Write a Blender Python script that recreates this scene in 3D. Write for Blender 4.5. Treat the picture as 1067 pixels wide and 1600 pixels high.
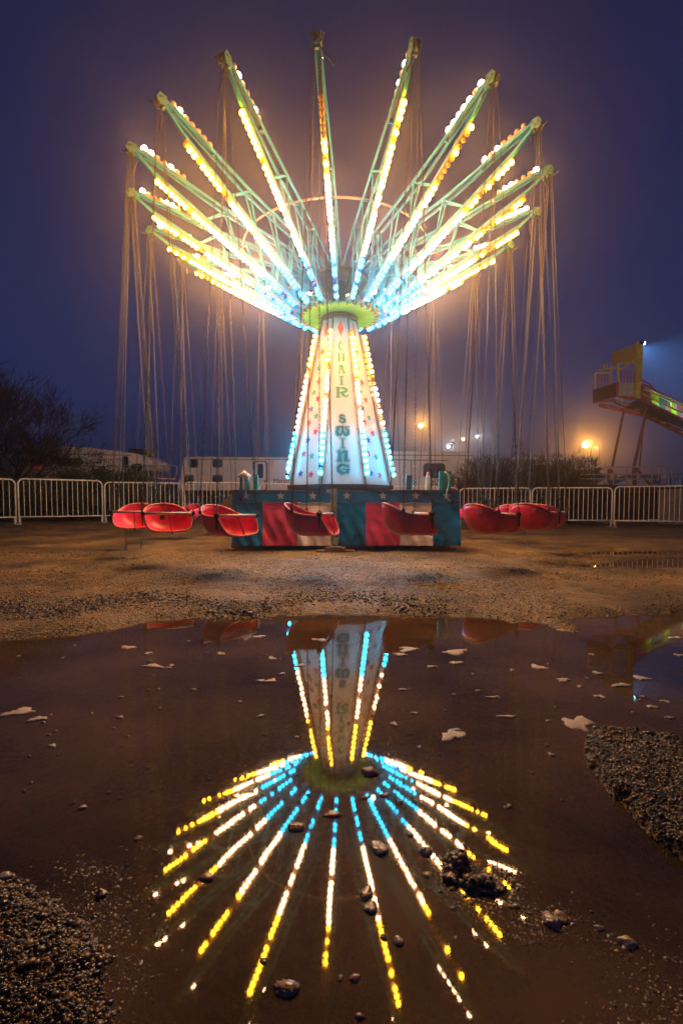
import bpy, math, random
import numpy as np
from mathutils import Vector, Matrix

random.seed(7); RNG = np.random.default_rng(11)
SC = bpy.context.scene
for _o in list(bpy.data.objects): bpy.data.objects.remove(_o)
COL = SC.collection
R = math.radians
PI = math.pi

# ------------------------------------------------------------------ camera
F, PHI, CX, CY, HC = 760.4, 0.0467, 533.5, 822.0, 0.70
cam = bpy.data.cameras.new('camera'); camo = bpy.data.objects.new('camera', cam); COL.objects.link(camo)
camo.location = (0, 0, HC); camo.rotation_euler = (PI/2-PHI, 0, 0)
cam.sensor_fit = 'VERTICAL'; cam.sensor_height = 36; cam.lens = F/1600*36
cam.shift_y = (CY-800)/1600; cam.clip_start = .05; cam.clip_end = 600
SC.camera = camo

# ------------------------------------------------------------------ night sky
world = bpy.data.worlds.new('World'); SC.world = world; world.use_nodes = True
nt = world.node_tree; nt.nodes.clear()
wo = nt.nodes.new('ShaderNodeOutputWorld'); bg = nt.nodes.new('ShaderNodeBackground')
tc = nt.nodes.new('ShaderNodeTexCoord'); sx = nt.nodes.new('ShaderNodeSeparateXYZ'); cr = nt.nodes.new('ShaderNodeValToRGB')
nt.links.new(tc.outputs['Generated'], sx.inputs[0]); nt.links.new(sx.outputs['Z'], cr.inputs[0])
nt.links.new(cr.outputs[0], bg.inputs[0]); nt.links.new(bg.outputs[0], wo.inputs[0])
e = cr.color_ramp.elements
e[0].position = 0.0; e[0].color = (.020, .022, .062, 1)
e[1].position = .9; e[1].color = (.004, .007, .030, 1)
n_ = e.new(.18); n_.color = (.012, .026, .100, 1)
n_ = e.new(.5); n_.color = (.008, .015, .068, 1)
bg.inputs[1].default_value = .70

# ------------------------------------------------------------------ exposure and render settings
SC.view_settings.view_transform = 'Standard'; SC.view_settings.look = 'None'
SC.view_settings.exposure = .58; SC.view_settings.gamma = 1
SC.render.engine = 'CYCLES'
cy = SC.cycles
cy.use_denoising = True; cy.max_bounces = 5; cy.diffuse_bounces = 2; cy.glossy_bounces = 3
cy.transmission_bounces = 4; cy.transparent_max_bounces = 12; cy.volume_bounces = 0
cy.caustics_reflective = False; cy.caustics_refractive = False; cy.sample_clamp_indirect = 6
cy.use_light_tree = True

BULB = 152.0     # radiance of a lit bulb
HAZE = .0078

# ------------------------------------------------------------------ small tools
def pt(px, py, Y):
    """world point at depth Y seen at photograph pixel (px, py)"""
    c, s = math.cos(PHI), math.sin(PHI)
    a = (px-CX)/F; b = (CY-py)/F
    t = Y/(c+b*s)
    return Vector((a*t, Y, HC+(-s+b*c)*t))
def ground_pt(px, py, z=0.0):
    c, s = math.cos(PHI), math.sin(PHI)
    a = (px-CX)/F; b = (CY-py)/F
    t = (z-HC)/(-s+b*c)
    return (a*t, (c+b*s)*t)

def set_in(bsdf, name, v):
    if name in bsdf.inputs: bsdf.inputs[name].default_value = v

def mat(name, col, rough=.6, metal=0., var=.18, scale=6., bump=0., bscale=40., coat=0., col2=None, spec=None, detail=4):
    m = bpy.data.materials.new(name); m.use_nodes = True
    t = m.node_tree; b = t.nodes['Principled BSDF']
    set_in(b, 'Roughness', rough); set_in(b, 'Metallic', metal)
    if coat: set_in(b, 'Coat Weight', coat)
    if spec is not None: set_in(b, 'Specular IOR Level', spec)
    co = t.nodes.new('ShaderNodeTexCoord')
    no = t.nodes.new('ShaderNodeTexNoise'); no.inputs['Scale'].default_value = scale; no.inputs['Detail'].default_value = detail
    t.links.new(co.outputs['Object'], no.inputs['Vector'])
    ra = t.nodes.new('ShaderNodeValToRGB'); t.links.new(no.outputs['Fac'], ra.inputs[0])
    c1 = [x*(1-var) for x in col]; c2 = [min(1, x*(1+var)) for x in col] if col2 is None else col2
    ra.color_ramp.elements[0].position = .32; ra.color_ramp.elements[1].position = .68
    ra.color_ramp.elements[0].color = (*c1, 1); ra.color_ramp.elements[1].color = (*c2, 1)
    t.links.new(ra.outputs[0], b.inputs['Base Color'])
    rr = t.nodes.new('ShaderNodeMapRange'); rr.inputs[3].default_value = max(.02, rough-.12); rr.inputs[4].default_value = min(1, rough+.14)
    t.links.new(no.outputs['Fac'], rr.inputs[0]); t.links.new(rr.outputs[0], b.inputs['Roughness'])
    if bump:
        n2 = t.nodes.new('ShaderNodeTexNoise'); n2.inputs['Scale'].default_value = bscale; n2.inputs['Detail'].default_value = 5
        t.links.new(co.outputs['Object'], n2.inputs['Vector'])
        bp = t.nodes.new('ShaderNodeBump'); bp.inputs['Strength'].default_value = 1; bp.inputs['Distance'].default_value = bump
        t.links.new(n2.outputs['Fac'], bp.inputs['Height']); t.links.new(bp.outputs[0], b.inputs['Normal'])
    return m

def emit(name, col, strength):
    m = bpy.data.materials.new(name); m.use_nodes = True
    t = m.node_tree; t.nodes.clear()
    o = t.nodes.new('ShaderNodeOutputMaterial'); e = t.nodes.new('ShaderNodeEmission')
    e.inputs[0].default_value = (*col, 1); e.inputs[1].default_value = strength
    t.links.new(e.outputs[0], o.inputs[0]); return m

class MB:
    def __init__(s): s.v = []; s.f = []; s.m = []; s.mi = 0
    def add(s, vs, fs, mi=None):
        o = len(s.v); s.v.extend([tuple(p) for p in vs]); mi = s.mi if mi is None else mi
        for f in fs: s.f.append([i+o for i in f]); s.m.append(mi)
    def box(s, c, size, rot=None, mi=None, bev=0.):
        x, y, z = [q/2 for q in size]
        vs = [Vector(p) for p in ((-x,-y,-z),(x,-y,-z),(x,y,-z),(-x,y,-z),(-x,-y,z),(x,-y,z),(x,y,z),(-x,y,z))]
        if rot is not None: vs = [rot @ p for p in vs]
        c = Vector(c); vs = [p+c for p in vs]
        s.add(vs, [(0,3,2,1),(4,5,6,7),(0,1,5,4),(1,2,6,5),(2,3,7,6),(3,0,4,7)], mi)
    def tube(s, pts, r, n=6, mi=None, caps=True, up=None):
        pts = [Vector(p) for p in pts]; k = len(pts)
        if not hasattr(r, '__len__'): r = [r]*k
        t = (pts[1]-pts[0]).normalized()
        a = Vector((0,0,1)) if up is None else Vector(up)
        if abs(t.dot(a)) > .95: a = Vector((1,0,0))
        u = t.cross(a).normalized(); vs = []
        for i, p in enumerate(pts):
            if i == 0: t = pts[1]-pts[0]
            elif i == k-1: t = pts[-1]-pts[-2]
            else: t = (pts[i+1]-pts[i]).normalized()+(pts[i]-pts[i-1]).normalized()
            if t.length < 1e-9: t = Vector((0,0,1))
            t.normalize(); u = (u-t*u.dot(t))
            if u.length < 1e-6: u = t.orthogonal()
            u.normalize(); w = t.cross(u)
            off = PI/4 if n == 4 else 0
            for j in range(n):
                an = 2*PI*j/n+off
                vs.append(p+(u*math.cos(an)+w*math.sin(an))*r[i]*(1.2 if n == 4 else 1))
        fs = [(i*n+j, i*n+(j+1)%n, (i+1)*n+(j+1)%n, (i+1)*n+j) for i in range(k-1) for j in range(n)]
        if caps: fs += [tuple(range(n))[::-1], tuple(range((k-1)*n, k*n))]
        s.add(vs, fs, mi)
    def bar(s, a, b, w, h, mi=None, up=(0,0,1)):
        """rectangular bar from a to b, w sideways and h along up"""
        a = Vector(a); b = Vector(b); t = (b-a).normalized(); up = Vector(up)
        if abs(t.dot(up)) > .99: up = Vector((1,0,0))
        q = t.cross(up).normalized(); n = q.cross(t)
        vs = [e+q*(i*w/2)+n*(j*h/2) for e in (a, b) for i, j in ((-1,-1),(1,-1),(1,1),(-1,1))]
        s.add(vs, [(0,1,2,3),(7,6,5,4),(0,4,5,1),(1,5,6,2),(2,6,7,3),(3,7,4,0)], mi)
    def lathe(s, prof, c=(0,0,0), n=24, mi=None, axis=None):
        c = Vector(c); vs = []; k = len(prof)
        for r, z in prof:
            for j in range(n):
                a = 2*PI*j/n; p = Vector((r*math.cos(a), r*math.sin(a), z))
                if axis is not None: p = axis @ p
                vs.append(p+c)
        s.add(vs, [(i*n+j, i*n+(j+1)%n, (i+1)*n+(j+1)%n, (i+1)*n+j) for i in range(k-1) for j in range(n)], mi)
        s.add(vs[:n], [tuple(range(n))[::-1]], mi); s.add(vs[-n:], [tuple(range(n))], mi)
    def prism(s, poly, ext, mi=None):
        """poly: 3D points in one plane, extruded by vector ext"""
        ext = Vector(ext); a = [Vector(p) for p in poly]; n = len(a)
        s.add(a+[p+ext for p in a], [tuple(range(n))[::-1], tuple(range(n, 2*n))]+[(i, (i+1)%n, (i+1)%n+n, i+n) for i in range(n)], mi)
    def mesh(s, name, mats, smooth=False):
        me = bpy.data.meshes.new(name); me.from_pydata(s.v, [], s.f)
        for m in (mats if isinstance(mats, (list, tuple)) else [mats]): me.materials.append(m)
        me.polygons.foreach_set('material_index', s.m)
        if smooth: me.polygons.foreach_set('use_smooth', [True]*len(s.f))
        me.update(); return me
    def build(s, name, mats, parent=None, smooth=False, loc=(0,0,0), rot=None):
        return link(name, s.mesh(name, mats, smooth), parent, loc, rot)

def link(name, me, parent=None, loc=(0,0,0), rot=None):
    o = bpy.data.objects.new(name, me); COL.objects.link(o); o.parent = parent; o.location = loc
    if rot is not None: o.rotation_euler = rot
    return o
def tag(o, label=None, cat=None, group=None, kind=None):
    if label: o['label'] = label
    if cat: o['category'] = cat
    if group: o['group'] = group
    if kind: o['kind'] = kind
    return o
def thing(name, label, cat, loc=(0,0,0), rz=0, group=None):
    o = bpy.data.objects.new(name, None); COL.objects.link(o); o.location = loc; o.rotation_euler = (0,0,rz)
    o.empty_display_size = .1
    return tag(o, label, cat, group)
def np_mesh(name, V, Fq, mats, midx=None, smooth=False):
    me = bpy.data.meshes.new(name); k = Fq.shape[1]
    me.vertices.add(len(V)); me.vertices.foreach_set('co', np.ascontiguousarray(V, dtype=np.float32).ravel())
    me.loops.add(Fq.size); me.loops.foreach_set('vertex_index', np.ascontiguousarray(Fq, dtype=np.int32).ravel())
    me.polygons.add(len(Fq)); me.polygons.foreach_set('loop_start', np.arange(0, Fq.size, k, dtype=np.int32))
    me.polygons.foreach_set('loop_total', np.full(len(Fq), k, dtype=np.int32))
    for m in mats: me.materials.append(m)
    if midx is not None: me.polygons.foreach_set('material_index', midx.astype(np.int32))
    if smooth: me.polygons.foreach_set('use_smooth', np.ones(len(Fq), dtype=bool))
    me.update(calc_edges=True); me.validate(); return me

def ico(sub=1):
    t = (1+5**.5)/2
    v = [(-1,t,0),(1,t,0),(-1,-t,0),(1,-t,0),(0,-1,t),(0,1,t),(0,-1,-t),(0,1,-t),(t,0,-1),(t,0,1),(-t,0,-1),(-t,0,1)]
    v = [Vector(p).normalized() for p in v]
    f = [(0,11,5),(0,5,1),(0,1,7),(0,7,10),(0,10,11),(1,5,9),(5,11,4),(11,10,2),(10,7,6),(7,1,8),(3,9,4),(3,4,2),(3,2,6),(3,6,8),(3,8,9),(4,9,5),(2,4,11),(6,2,10),(8,6,7),(9,8,1)]
    for _ in range(sub-1):
        mid = {}; nf = []
        def m(a, b):
            k = (min(a,b), max(a,b))
            if k not in mid: v.append(((v[a]+v[b])/2).normalized()); mid[k] = len(v)-1
            return mid[k]
        for a, b, c in f:
            x, y, z = m(a,b), m(b,c), m(c,a); nf += [(a,x,z),(b,y,x),(c,z,y),(x,y,z)]
        f = nf
    return np.array([tuple(p) for p in v]), np.array(f)
ICO1, ICO2 = ico(1), ico(2)

# value noise in numpy
_P = RNG.random((256, 256))
def vnoise(x, y):
    xi = np.floor(x).astype(int); yi = np.floor(y).astype(int); fx = x-xi; fy = y-yi
    fx = fx*fx*(3-2*fx); fy = fy*fy*(3-2*fy)
    g = lambda a, b: _P[a % 256, b % 256]
    return (g(xi,yi)*(1-fx)+g(xi+1,yi)*fx)*(1-fy)+(g(xi,yi+1)*(1-fx)+g(xi+1,yi+1)*fx)*fy
def fbm(x, y, o=4, g=.5):
    s = 0; a = 1; t = 0
    for i in range(o):
        s = s+a*vnoise(x*2**i+13.7*i, y*2**i+7.3*i); t += a; a *= g
    return s/t-.5

# ------------------------------------------------------------------ materials
TURQ = mat('turquoise_paint', (.03,.27,.36), .45, var=.22, scale=9, bump=.001)
TURQD = mat('worn_turquoise_paint', (.07,.26,.20), .55, var=.5, scale=25, bump=.001, col2=(.16,.30,.22))
CREAM = mat('cream_rail_paint', (.36,.21,.14), .5, var=.15)
PANELW = mat('white_panel_paint', (.50,.50,.46), .42, var=.05, scale=2.5, bump=.0006, bscale=9)
LIME = mat('lime_green_paint', (.11,.50,.14), .45, var=.18)
DARKST = mat('dark_steel', (.035,.028,.022), .5, .4, var=.4, scale=20)
CHAIN = mat('rusty_chain_steel', (.058,.045,.034), .5, .3, var=.45, scale=60)
GALV = mat('galvanised_steel', (.46,.45,.42), .42, .35, var=.16, scale=14, bump=.0004)
RUST = mat('rusted_bolts', (.30,.15,.05), .7, .2, var=.4, scale=60)
RED = mat('red_seat_plastic', (.76,.035,.095), .34, var=.30, scale=5, coat=.15, bump=.0006, bscale=30, spec=.4)
REDRIM = mat('worn_pink_seat_edge', (.72,.20,.16), .5, var=.3, scale=18)
GREYBAR = mat('grey_lap_bar', (.50,.47,.42), .42, .2, var=.25, scale=30)
BLACKM = mat('black_rubber', (.012,.012,.012), .6)
OR_ = mat('orange_red_motif', (.75,.10,.02), .5); STR_R = mat('red_star', (.55,.02,.05), .5); STR_B = mat('blue_star', (.01,.06,.34), .5)
STR_G = mat('green_star', (.03,.26,.15), .5); LET_G = mat('leaf_green_letter', (.05,.30,.03), .5); LET_T = mat('teal_letter', (.0,.16,.15), .5)
TRIM = mat('brown_panel_trim', (.13,.08,.03), .6, var=.35, scale=20)
CL_BL = mat('blue_tarpaulin', (.002,.17,.42), .30, var=.28, scale=5, bump=.030, bscale=6, spec=.8)
CL_RD = mat('red_tarpaulin', (.66,.06,.15), .32, var=.25, scale=5, bump=.030, bscale=6, spec=.8)
CL_WH = mat('grey_white_tarpaulin', (.80,.77,.77), .36, var=.14, scale=5, bump=.030, bscale=6, spec=.8)
STARW = mat('printed_white_star', (.55,.53,.50), .5)
WOOD = mat('weathered_timber', (.34,.21,.09), .75, var=.35, scale=12, bump=.002, bscale=30)
CANVAS = mat('grey_canvas', (.33,.30,.24), .8, var=.2)
GL_Y = mat('yellow_bulb_glass', (.75,.44,.02), .15, spec=.7); GL_P = mat('clear_bulb_glass', (.55,.33,.20), .12, spec=.7); GL_B = mat('blue_bulb_glass', (.01,.07,.36), .15, spec=.7)
E_Y = emit('lit_yellow_bulb', (1,.43,.015), BULB*.85); E_P = emit('lit_warm_bulb', (1,.50,.22), BULB); E_B = emit('lit_blue_bulb', (.01,.46,.88), BULB*.30)
E_W = emit('lit_white_lamp', (1,.93,.80), 60)
BULBMATS = [E_Y, E_P, E_B, GL_Y, GL_P, GL_B, emit('lit_yellow_tower_bulb', (1,.43,.025), BULB*.37), emit('lit_warm_tower_bulb', (1,.46,.20), BULB*.37), emit('lit_blue_tower_bulb', (.01,.48,.88), BULB*.62)]

# ================================================================== terrain
def poly_px(pts, z=0): return np.array([ground_pt(x, y, z) for x, y in pts])
SHORE = poly_px([(-700,1085),(-350,1040),(-120,1015),(0,1003),(60,1000),(110,996),(170,988),(205,980),(235,972),(300,968),(380,968),(430,964),(500,961),(560,961),(625,963),(680,963),
    (735,966),(775,968),(800,978),(826,972),(850,975),(872,985),(905,990),(905,976),(880,970),(930,966),(985,962),(1067,962),(1200,960),(1500,965)])
PUD = np.vstack([SHORE, [(2.6, .9), (1.6,.05), (-1.6,.05), (-2.9,1.0)]])
LAND_L = poly_px([(-300,1330),(-60,1338),(20,1346),(58,1352),(92,1368),(124,1380),(146,1406),(166,1428),(190,1475),(205,1530),(222,1620),(230,1720),(-300,1720)])
LAND_R = poly_px([(912,1150),(935,1143),(965,1143),(1000,1147),(1035,1155),(1067,1165),(1250,1185),(1400,1250),(1400,1500),(1180,1430),(1067,1352),(1040,1335),(1005,1305),(975,1270),(950,1240),(925,1215),(912,1190),(908,1168)])
CLUMP = poly_px([(690,1345),(705,1337),(722,1338),(732,1352),(735,1366),(755,1368),(775,1378),(790,1388),(788,1400),(765,1400),(740,1404),(722,1397),(705,1380),(692,1360)])
P_SM1 = poly_px([(852,884),(900,881),(960,879),(1010,872),(1067,871),(1400,866),(1400,893),(1100,890),(1000,891),(930,889),(880,888)])
P_SM2 = poly_px([(858,866),(900,863),(960,860),(1067,860),(1400,858),(1400,866),(1067,868),(960,869),(900,868)])
def sdf(px, py, poly):
    """signed distance, positive inside"""
    x1 = poly[:,0]; y1 = poly[:,1]; x2 = np.roll(x1,-1); y2 = np.roll(y1,-1)
    best = np.full(px.shape, 1e9); ins = np.zeros(px.shape, bool)
    for a, b, c, d in zip(x1, y1, x2, y2):
        dx, dy = c-a, d-b; L = dx*dx+dy*dy+1e-12
        t = np.clip(((px-a)*dx+(py-b)*dy)/L, 0, 1)
        best = np.minimum(best, (px-a-t*dx)**2+(py-b-t*dy)**2)
        if b != d:
            cond = ((b > py) != (d > py)) & (px < (c-a)*(py-b)/(d-b)+a); ins ^= cond
    return np.sqrt(best)*np.where(ins, 1, -1)
def sstep(x, a, b):
    t = np.clip((x-a)/(b-a), 0, 1); return t*t*(3-2*t)
def terrain(x, y):
    x = np.asarray(x, float); y = np.asarray(y, float)
    rough = fbm(x*1.3, y*1.3, 4)
    fine = fbm(x*7+3, y*7, 4, .6)
    micro = fbm(x*38+3, y*38, 3, .6)
    base = .034+.045*sstep(y, 3.2, 8)*(1-sstep(x, -1, 4))+.10*sstep(y, 8, 13)*(1-sstep(x, -3.5, 3))+.022*rough*sstep(y, 2.8, 4.5)
    near = (np.abs(x) < 9) & (y > -1) & (y < 10)
    z = base+fine*.036*sstep(y, 2.9, 3.6)+fine*.006+micro*.007
    xn, yn = x[near], y[near]
    wob = (fbm(xn*6, yn*6, 4)*.10+fbm(xn*30, yn*30, 3)*.03)*sstep(yn, .3, 2.6)
    dp = sdf(xn, yn, PUD)+wob*.6
    zn = z[near]
    zb = -.028+.018*fbm(xn*2.2, yn*2.2, 4)+micro[near]*.006
    k = sstep(dp, -.16, .10)
    zn = zn*(1-k)+zb*k
    wl = fbm(xn*22, yn*22, 4, .6)
    for poly, h, s0, s1, amp in ((LAND_L, .016, -.05, .10, .020), (LAND_R, .026, -.018, .03, .016), (CLUMP, .020, -.012, .02, .03)):
        d = sdf(xn, yn, poly)+wl*.03
        k = sstep(d, s0, s1)
        zn = zn*(1-k)+(h+wl*amp)*k
    for poly in (P_SM1, P_SM2):
        d = sdf(xn, yn, poly)+fbm(xn*5, yn*5, 3)*.16
        k = sstep(d, -.10, .06)
        zn = zn*(1-k)+(-.02)*k
    # ruts in the dirt in front of the ride
    for cyy, cxx, ln, dd in ((4.3,-2.2,1.6,.02),(4.0,-1.4,1.3,.018),(3.9,1.0,1.2,.018),(4.6,.9,1.5,.016),(3.75,-.3,1.0,.012)):
        q = np.exp(-((yn-cyy-.10*np.sin(xn*3+cxx))**2)/.006-((xn-cxx)/ln)**2); zn = zn-dd*q
        q = np.exp(-((yn-cyy-.16-.10*np.sin(xn*3+cxx))**2)/.004-((xn-cxx)/ln)**2); zn = zn+dd*.6*q
    for off, wd in ((0,.05),(.17,.05),(1.15,.05),(1.32,.05)):
        c_ = 4.0+off-.10*xn+.045*(xn-.5)**2; tr_ = np.exp(-((yn-c_)/wd)**2)*(.55+.45*np.sin(xn*38+off*9))*(zn > .012)
        zn = zn-.013*tr_
    z[near] = zn
    z = np.where(near, z, np.maximum(z, .01))
    return z
def gz(x, y): return float(terrain(np.array([x]), np.array([y]))[0])

tx = np.arange(-6.0, 6.0001, .0168); X1 = .72*np.sinh(tx); X1 = X1[np.abs(X1) < 139]
X1 = np.concatenate([[-139], X1, [139]])
ty1 = np.arange(0, 6.2, .0115); Y1 = .55+.62*np.sinh(ty1); Y1 = Y1[Y1 < 139]
Y0 = .55-.3*np.sinh(np.arange(.02, 4.4, .07))[::-1]
Y1 = np.concatenate([Y0, Y1, [139]])
GX, GY = np.meshgrid(X1, Y1); GZ = terrain(GX, GY)
nx, ny = len(X1), len(Y1)
V = np.stack([GX.ravel(), GY.ravel(), GZ.ravel()], 1)
ii = (np.arange(ny-1)[:,None]*nx+np.arange(nx-1)[None,:]).ravel()
Fg = np.stack([ii, ii+1, ii+nx+1, ii+nx], 1)

GM = bpy.data.materials.new('wet_gravelly_dirt'); GM.use_nodes = True
t = GM.node_tree; b = t.nodes['Principled BSDF']; L = t.links.new
geo = t.nodes.new('ShaderNodeNewGeometry')
def tn(scale, det=5, rough=.6):
    n = t.nodes.new('ShaderNodeTexNoise'); n.inputs['Scale'].default_value = scale; n.inputs['Detail'].default_value = det; n.inputs['Roughness'].default_value = rough
    L(geo.outputs['Position'], n.inputs['Vector']); return n
n1 = tn(1.1, 6); n2 = tn(14, 6, .7); n3 = tn(70, 4, .7)
vor = t.nodes.new('ShaderNodeTexVoronoi'); vor.inputs['Scale'].default_value = 55; L(geo.outputs['Position'], vor.inputs['Vector'])
r1 = t.nodes.new('ShaderNodeValToRGB'); L(n1.outputs['Fac'], r1.inputs[0])
r1.color_ramp.elements[0].position = .36; r1.color_ramp.elements[0].color = (.060,.041,.016,1)
r1.color_ramp.elements[1].position = .66; r1.color_ramp.elements[1].color = (.29,.205,.070,1)
r2 = t.nodes.new('ShaderNodeValToRGB'); L(n2.outputs['Fac'], r2.inputs[0])
r2.color_ramp.elements[0].position = .35; r2.color_ramp.elements[0].color = (.45,.42,.38,1)
r2.color_ramp.elements[1].position = .68; r2.color_ramp.elements[1].color = (1.25,1.2,1.1,1)
mx = t.nodes.new('ShaderNodeMix'); mx.data_type = 'RGBA'; mx.blend_type = 'MULTIPLY'; mx.inputs[0].default_value = 1
L(r1.outputs[0], mx.inputs[6]); L(r2.outputs[0], mx.inputs[7])
r3 = t.nodes.new('ShaderNodeValToRGB'); L(vor.outputs['Color'], r3.inputs[0])
r3.color_ramp.elements[0].position = .2; r3.color_ramp.elements[0].color = (.6,.6,.6,1)
r3.color_ramp.elements[1].position = .9; r3.color_ramp.elements[1].color = (1.5,1.45,1.4,1)
mx2 = t.nodes.new('ShaderNodeMix'); mx2.data_type = 'RGBA'; mx2.blend_type = 'MULTIPLY'; mx2.inputs[0].default_value = .8
L(mx.outputs[2], mx2.inputs[6]); L(r3.outputs[0], mx2.inputs[7]); L(mx2.outputs[2], b.inputs['Base Color'])
rr = t.nodes.new('ShaderNodeMapRange'); rr.inputs[1].default_value = .35; rr.inputs[2].default_value = .7; rr.inputs[3].default_value = .42; rr.inputs[4].default_value = .85
L(n2.outputs['Fac'], rr.inputs[0]); L(rr.outputs[0], b.inputs['Roughness'])
ad = t.nodes.new('ShaderNodeMath'); ad.operation = 'ADD'; L(n3.outputs['Fac'], ad.inputs[0]); L(vor.outputs['Distance'], ad.inputs[1])
bp = t.nodes.new('ShaderNodeBump'); bp.inputs['Distance'].default_value = .011; L(ad.outputs[0], bp.inputs['Height']); L(bp.outputs[0], b.inputs['Normal'])
g = link('ground', np_mesh('ground', V, Fg, [GM], smooth=True)); tag(g, kind='structure')

# water sheet; it shows only where the dirt dips below it
WM = bpy.data.materials.new('muddy_puddle_water'); WM.use_nodes = True
t = WM.node_tree; t.nodes.clear(); L = t.links.new
out = t.nodes.new('ShaderNodeOutputMaterial'); gl = t.nodes.new('ShaderNodeBsdfGlossy'); tr = t.nodes.new('ShaderNodeBsdfTransparent'); df = t.nodes.new('ShaderNodeBsdfDiffuse')
gl.inputs['Roughness'].default_value = .027; tr.inputs[0].default_value = (.50,.36,.22,1); df.inputs[0].default_value = (.160,.108,.056,1)
fr = t.nodes.new('ShaderNodeFresnel'); fr.inputs[0].default_value = 1.46
m1 = t.nodes.new('ShaderNodeMixShader'); m2 = t.nodes.new('ShaderNodeMixShader'); m1.inputs[0].default_value = .45
sn_ = t.nodes.new('ShaderNodeTexNoise'); sn_.inputs['Scale'].default_value = 1.7; sn_.inputs['Detail'].default_value = 6; sg_ = t.nodes.new('ShaderNodeNewGeometry'); L(sg_.outputs['Position'], sn_.inputs['Vector']); sm_ = t.nodes.new('ShaderNodeMapRange'); sm_.inputs[1].default_value = .35; sm_.inputs[2].default_value = .65; sm_.inputs[3].default_value = .22; sm_.inputs[4].default_value = .72; L(sn_.outputs['Fac'], sm_.inputs[0]); L(sm_.outputs[0], m1.inputs[0])
L(tr.outputs[0], m1.inputs[1]); L(df.outputs[0], m1.inputs[2]); L(fr.outputs[0], m2.inputs[0]); L(m1.outputs[0], m2.inputs[1]); L(gl.outputs[0], m2.inputs[2]); L(m2.outputs[0], out.inputs[0])
geo = t.nodes.new('ShaderNodeNewGeometry'); nz = t.nodes.new('ShaderNodeTexNoise'); nz.inputs['Scale'].default_value = 5; L(geo.outputs['Position'], nz.inputs['Vector'])
bp = t.nodes.new('ShaderNodeBump'); bp.inputs['Distance'].default_value = .00025; L(nz.outputs['Fac'], bp.inputs['Height']); L(bp.outputs[0], gl.inputs['Normal']); L(bp.outputs[0], fr.inputs['Normal'])
mb = MB(); mb.add([(-6.5,-.6,0),(8.9,-.6,0),(8.9,9,0),(-6.5,9,0)], [(0,1,2,3)])
tag(mb.build('puddle', WM), kind='structure')

# ================================================================== swing ride
DX, DY = -.036, 7.366
RT, HT = 2.854, 4.876
TH0, NA = -.0628, 20
TILT = .012
ride = thing('swing_ride', 'tall chair swing ride with glowing bulb strips, turquoise arms and a star covered tower', 'carnival ride', (DX, DY, 0))
P0 = MB()

# ---- tower panels
ROT0 = R(5)      # the lettered panel faces a little to the right of the camera
RB, RTP, ZB, ZT = .78, .272, .965, 3.36
s8, c8 = math.sin(PI/8), math.cos(PI/8)
def panel_frame(k):
    """origin, sideways vector, upward vector, normal of panel k; k=0 is the lettered one"""
    a = -PI/2+ROT0+k*PI/4
    n = Vector((math.cos(a), math.sin(a), 0)); sd = Vector((-math.sin(a), math.cos(a), 0))
    b0 = n*(RB*c8)+Vector((0,0,ZB)); t0 = n*(RTP*c8)+Vector((0,0,ZT))
    up = (t0-b0); Ls = up.length; up.normalize(); nn = sd.cross(up).normalized()
    return b0, sd, up, nn, Ls
def star(cx, cy, r, rot=0, k=.42):
    return [(cx+(r if i % 2 == 0 else r*k)*math.sin(rot+i*PI/5), cy+(r if i % 2 == 0 else r*k)*math.cos(rot+i*PI/5)) for i in range(10)]
def flat_poly(mb, fr, pts2, h, mi):
    b0, sd, up, nn, Ls = fr
    c = (sum(p[0] for p in pts2)/len(pts2), sum(p[1] for p in pts2)/len(pts2))
    vs = [b0+sd*x+up*y+nn*h for x, y in [c]+list(pts2)]; n = len(pts2)
    mb.add(vs, [(0, i+1, (i+1) % n+1) for i in range(n)], mi)
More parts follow.
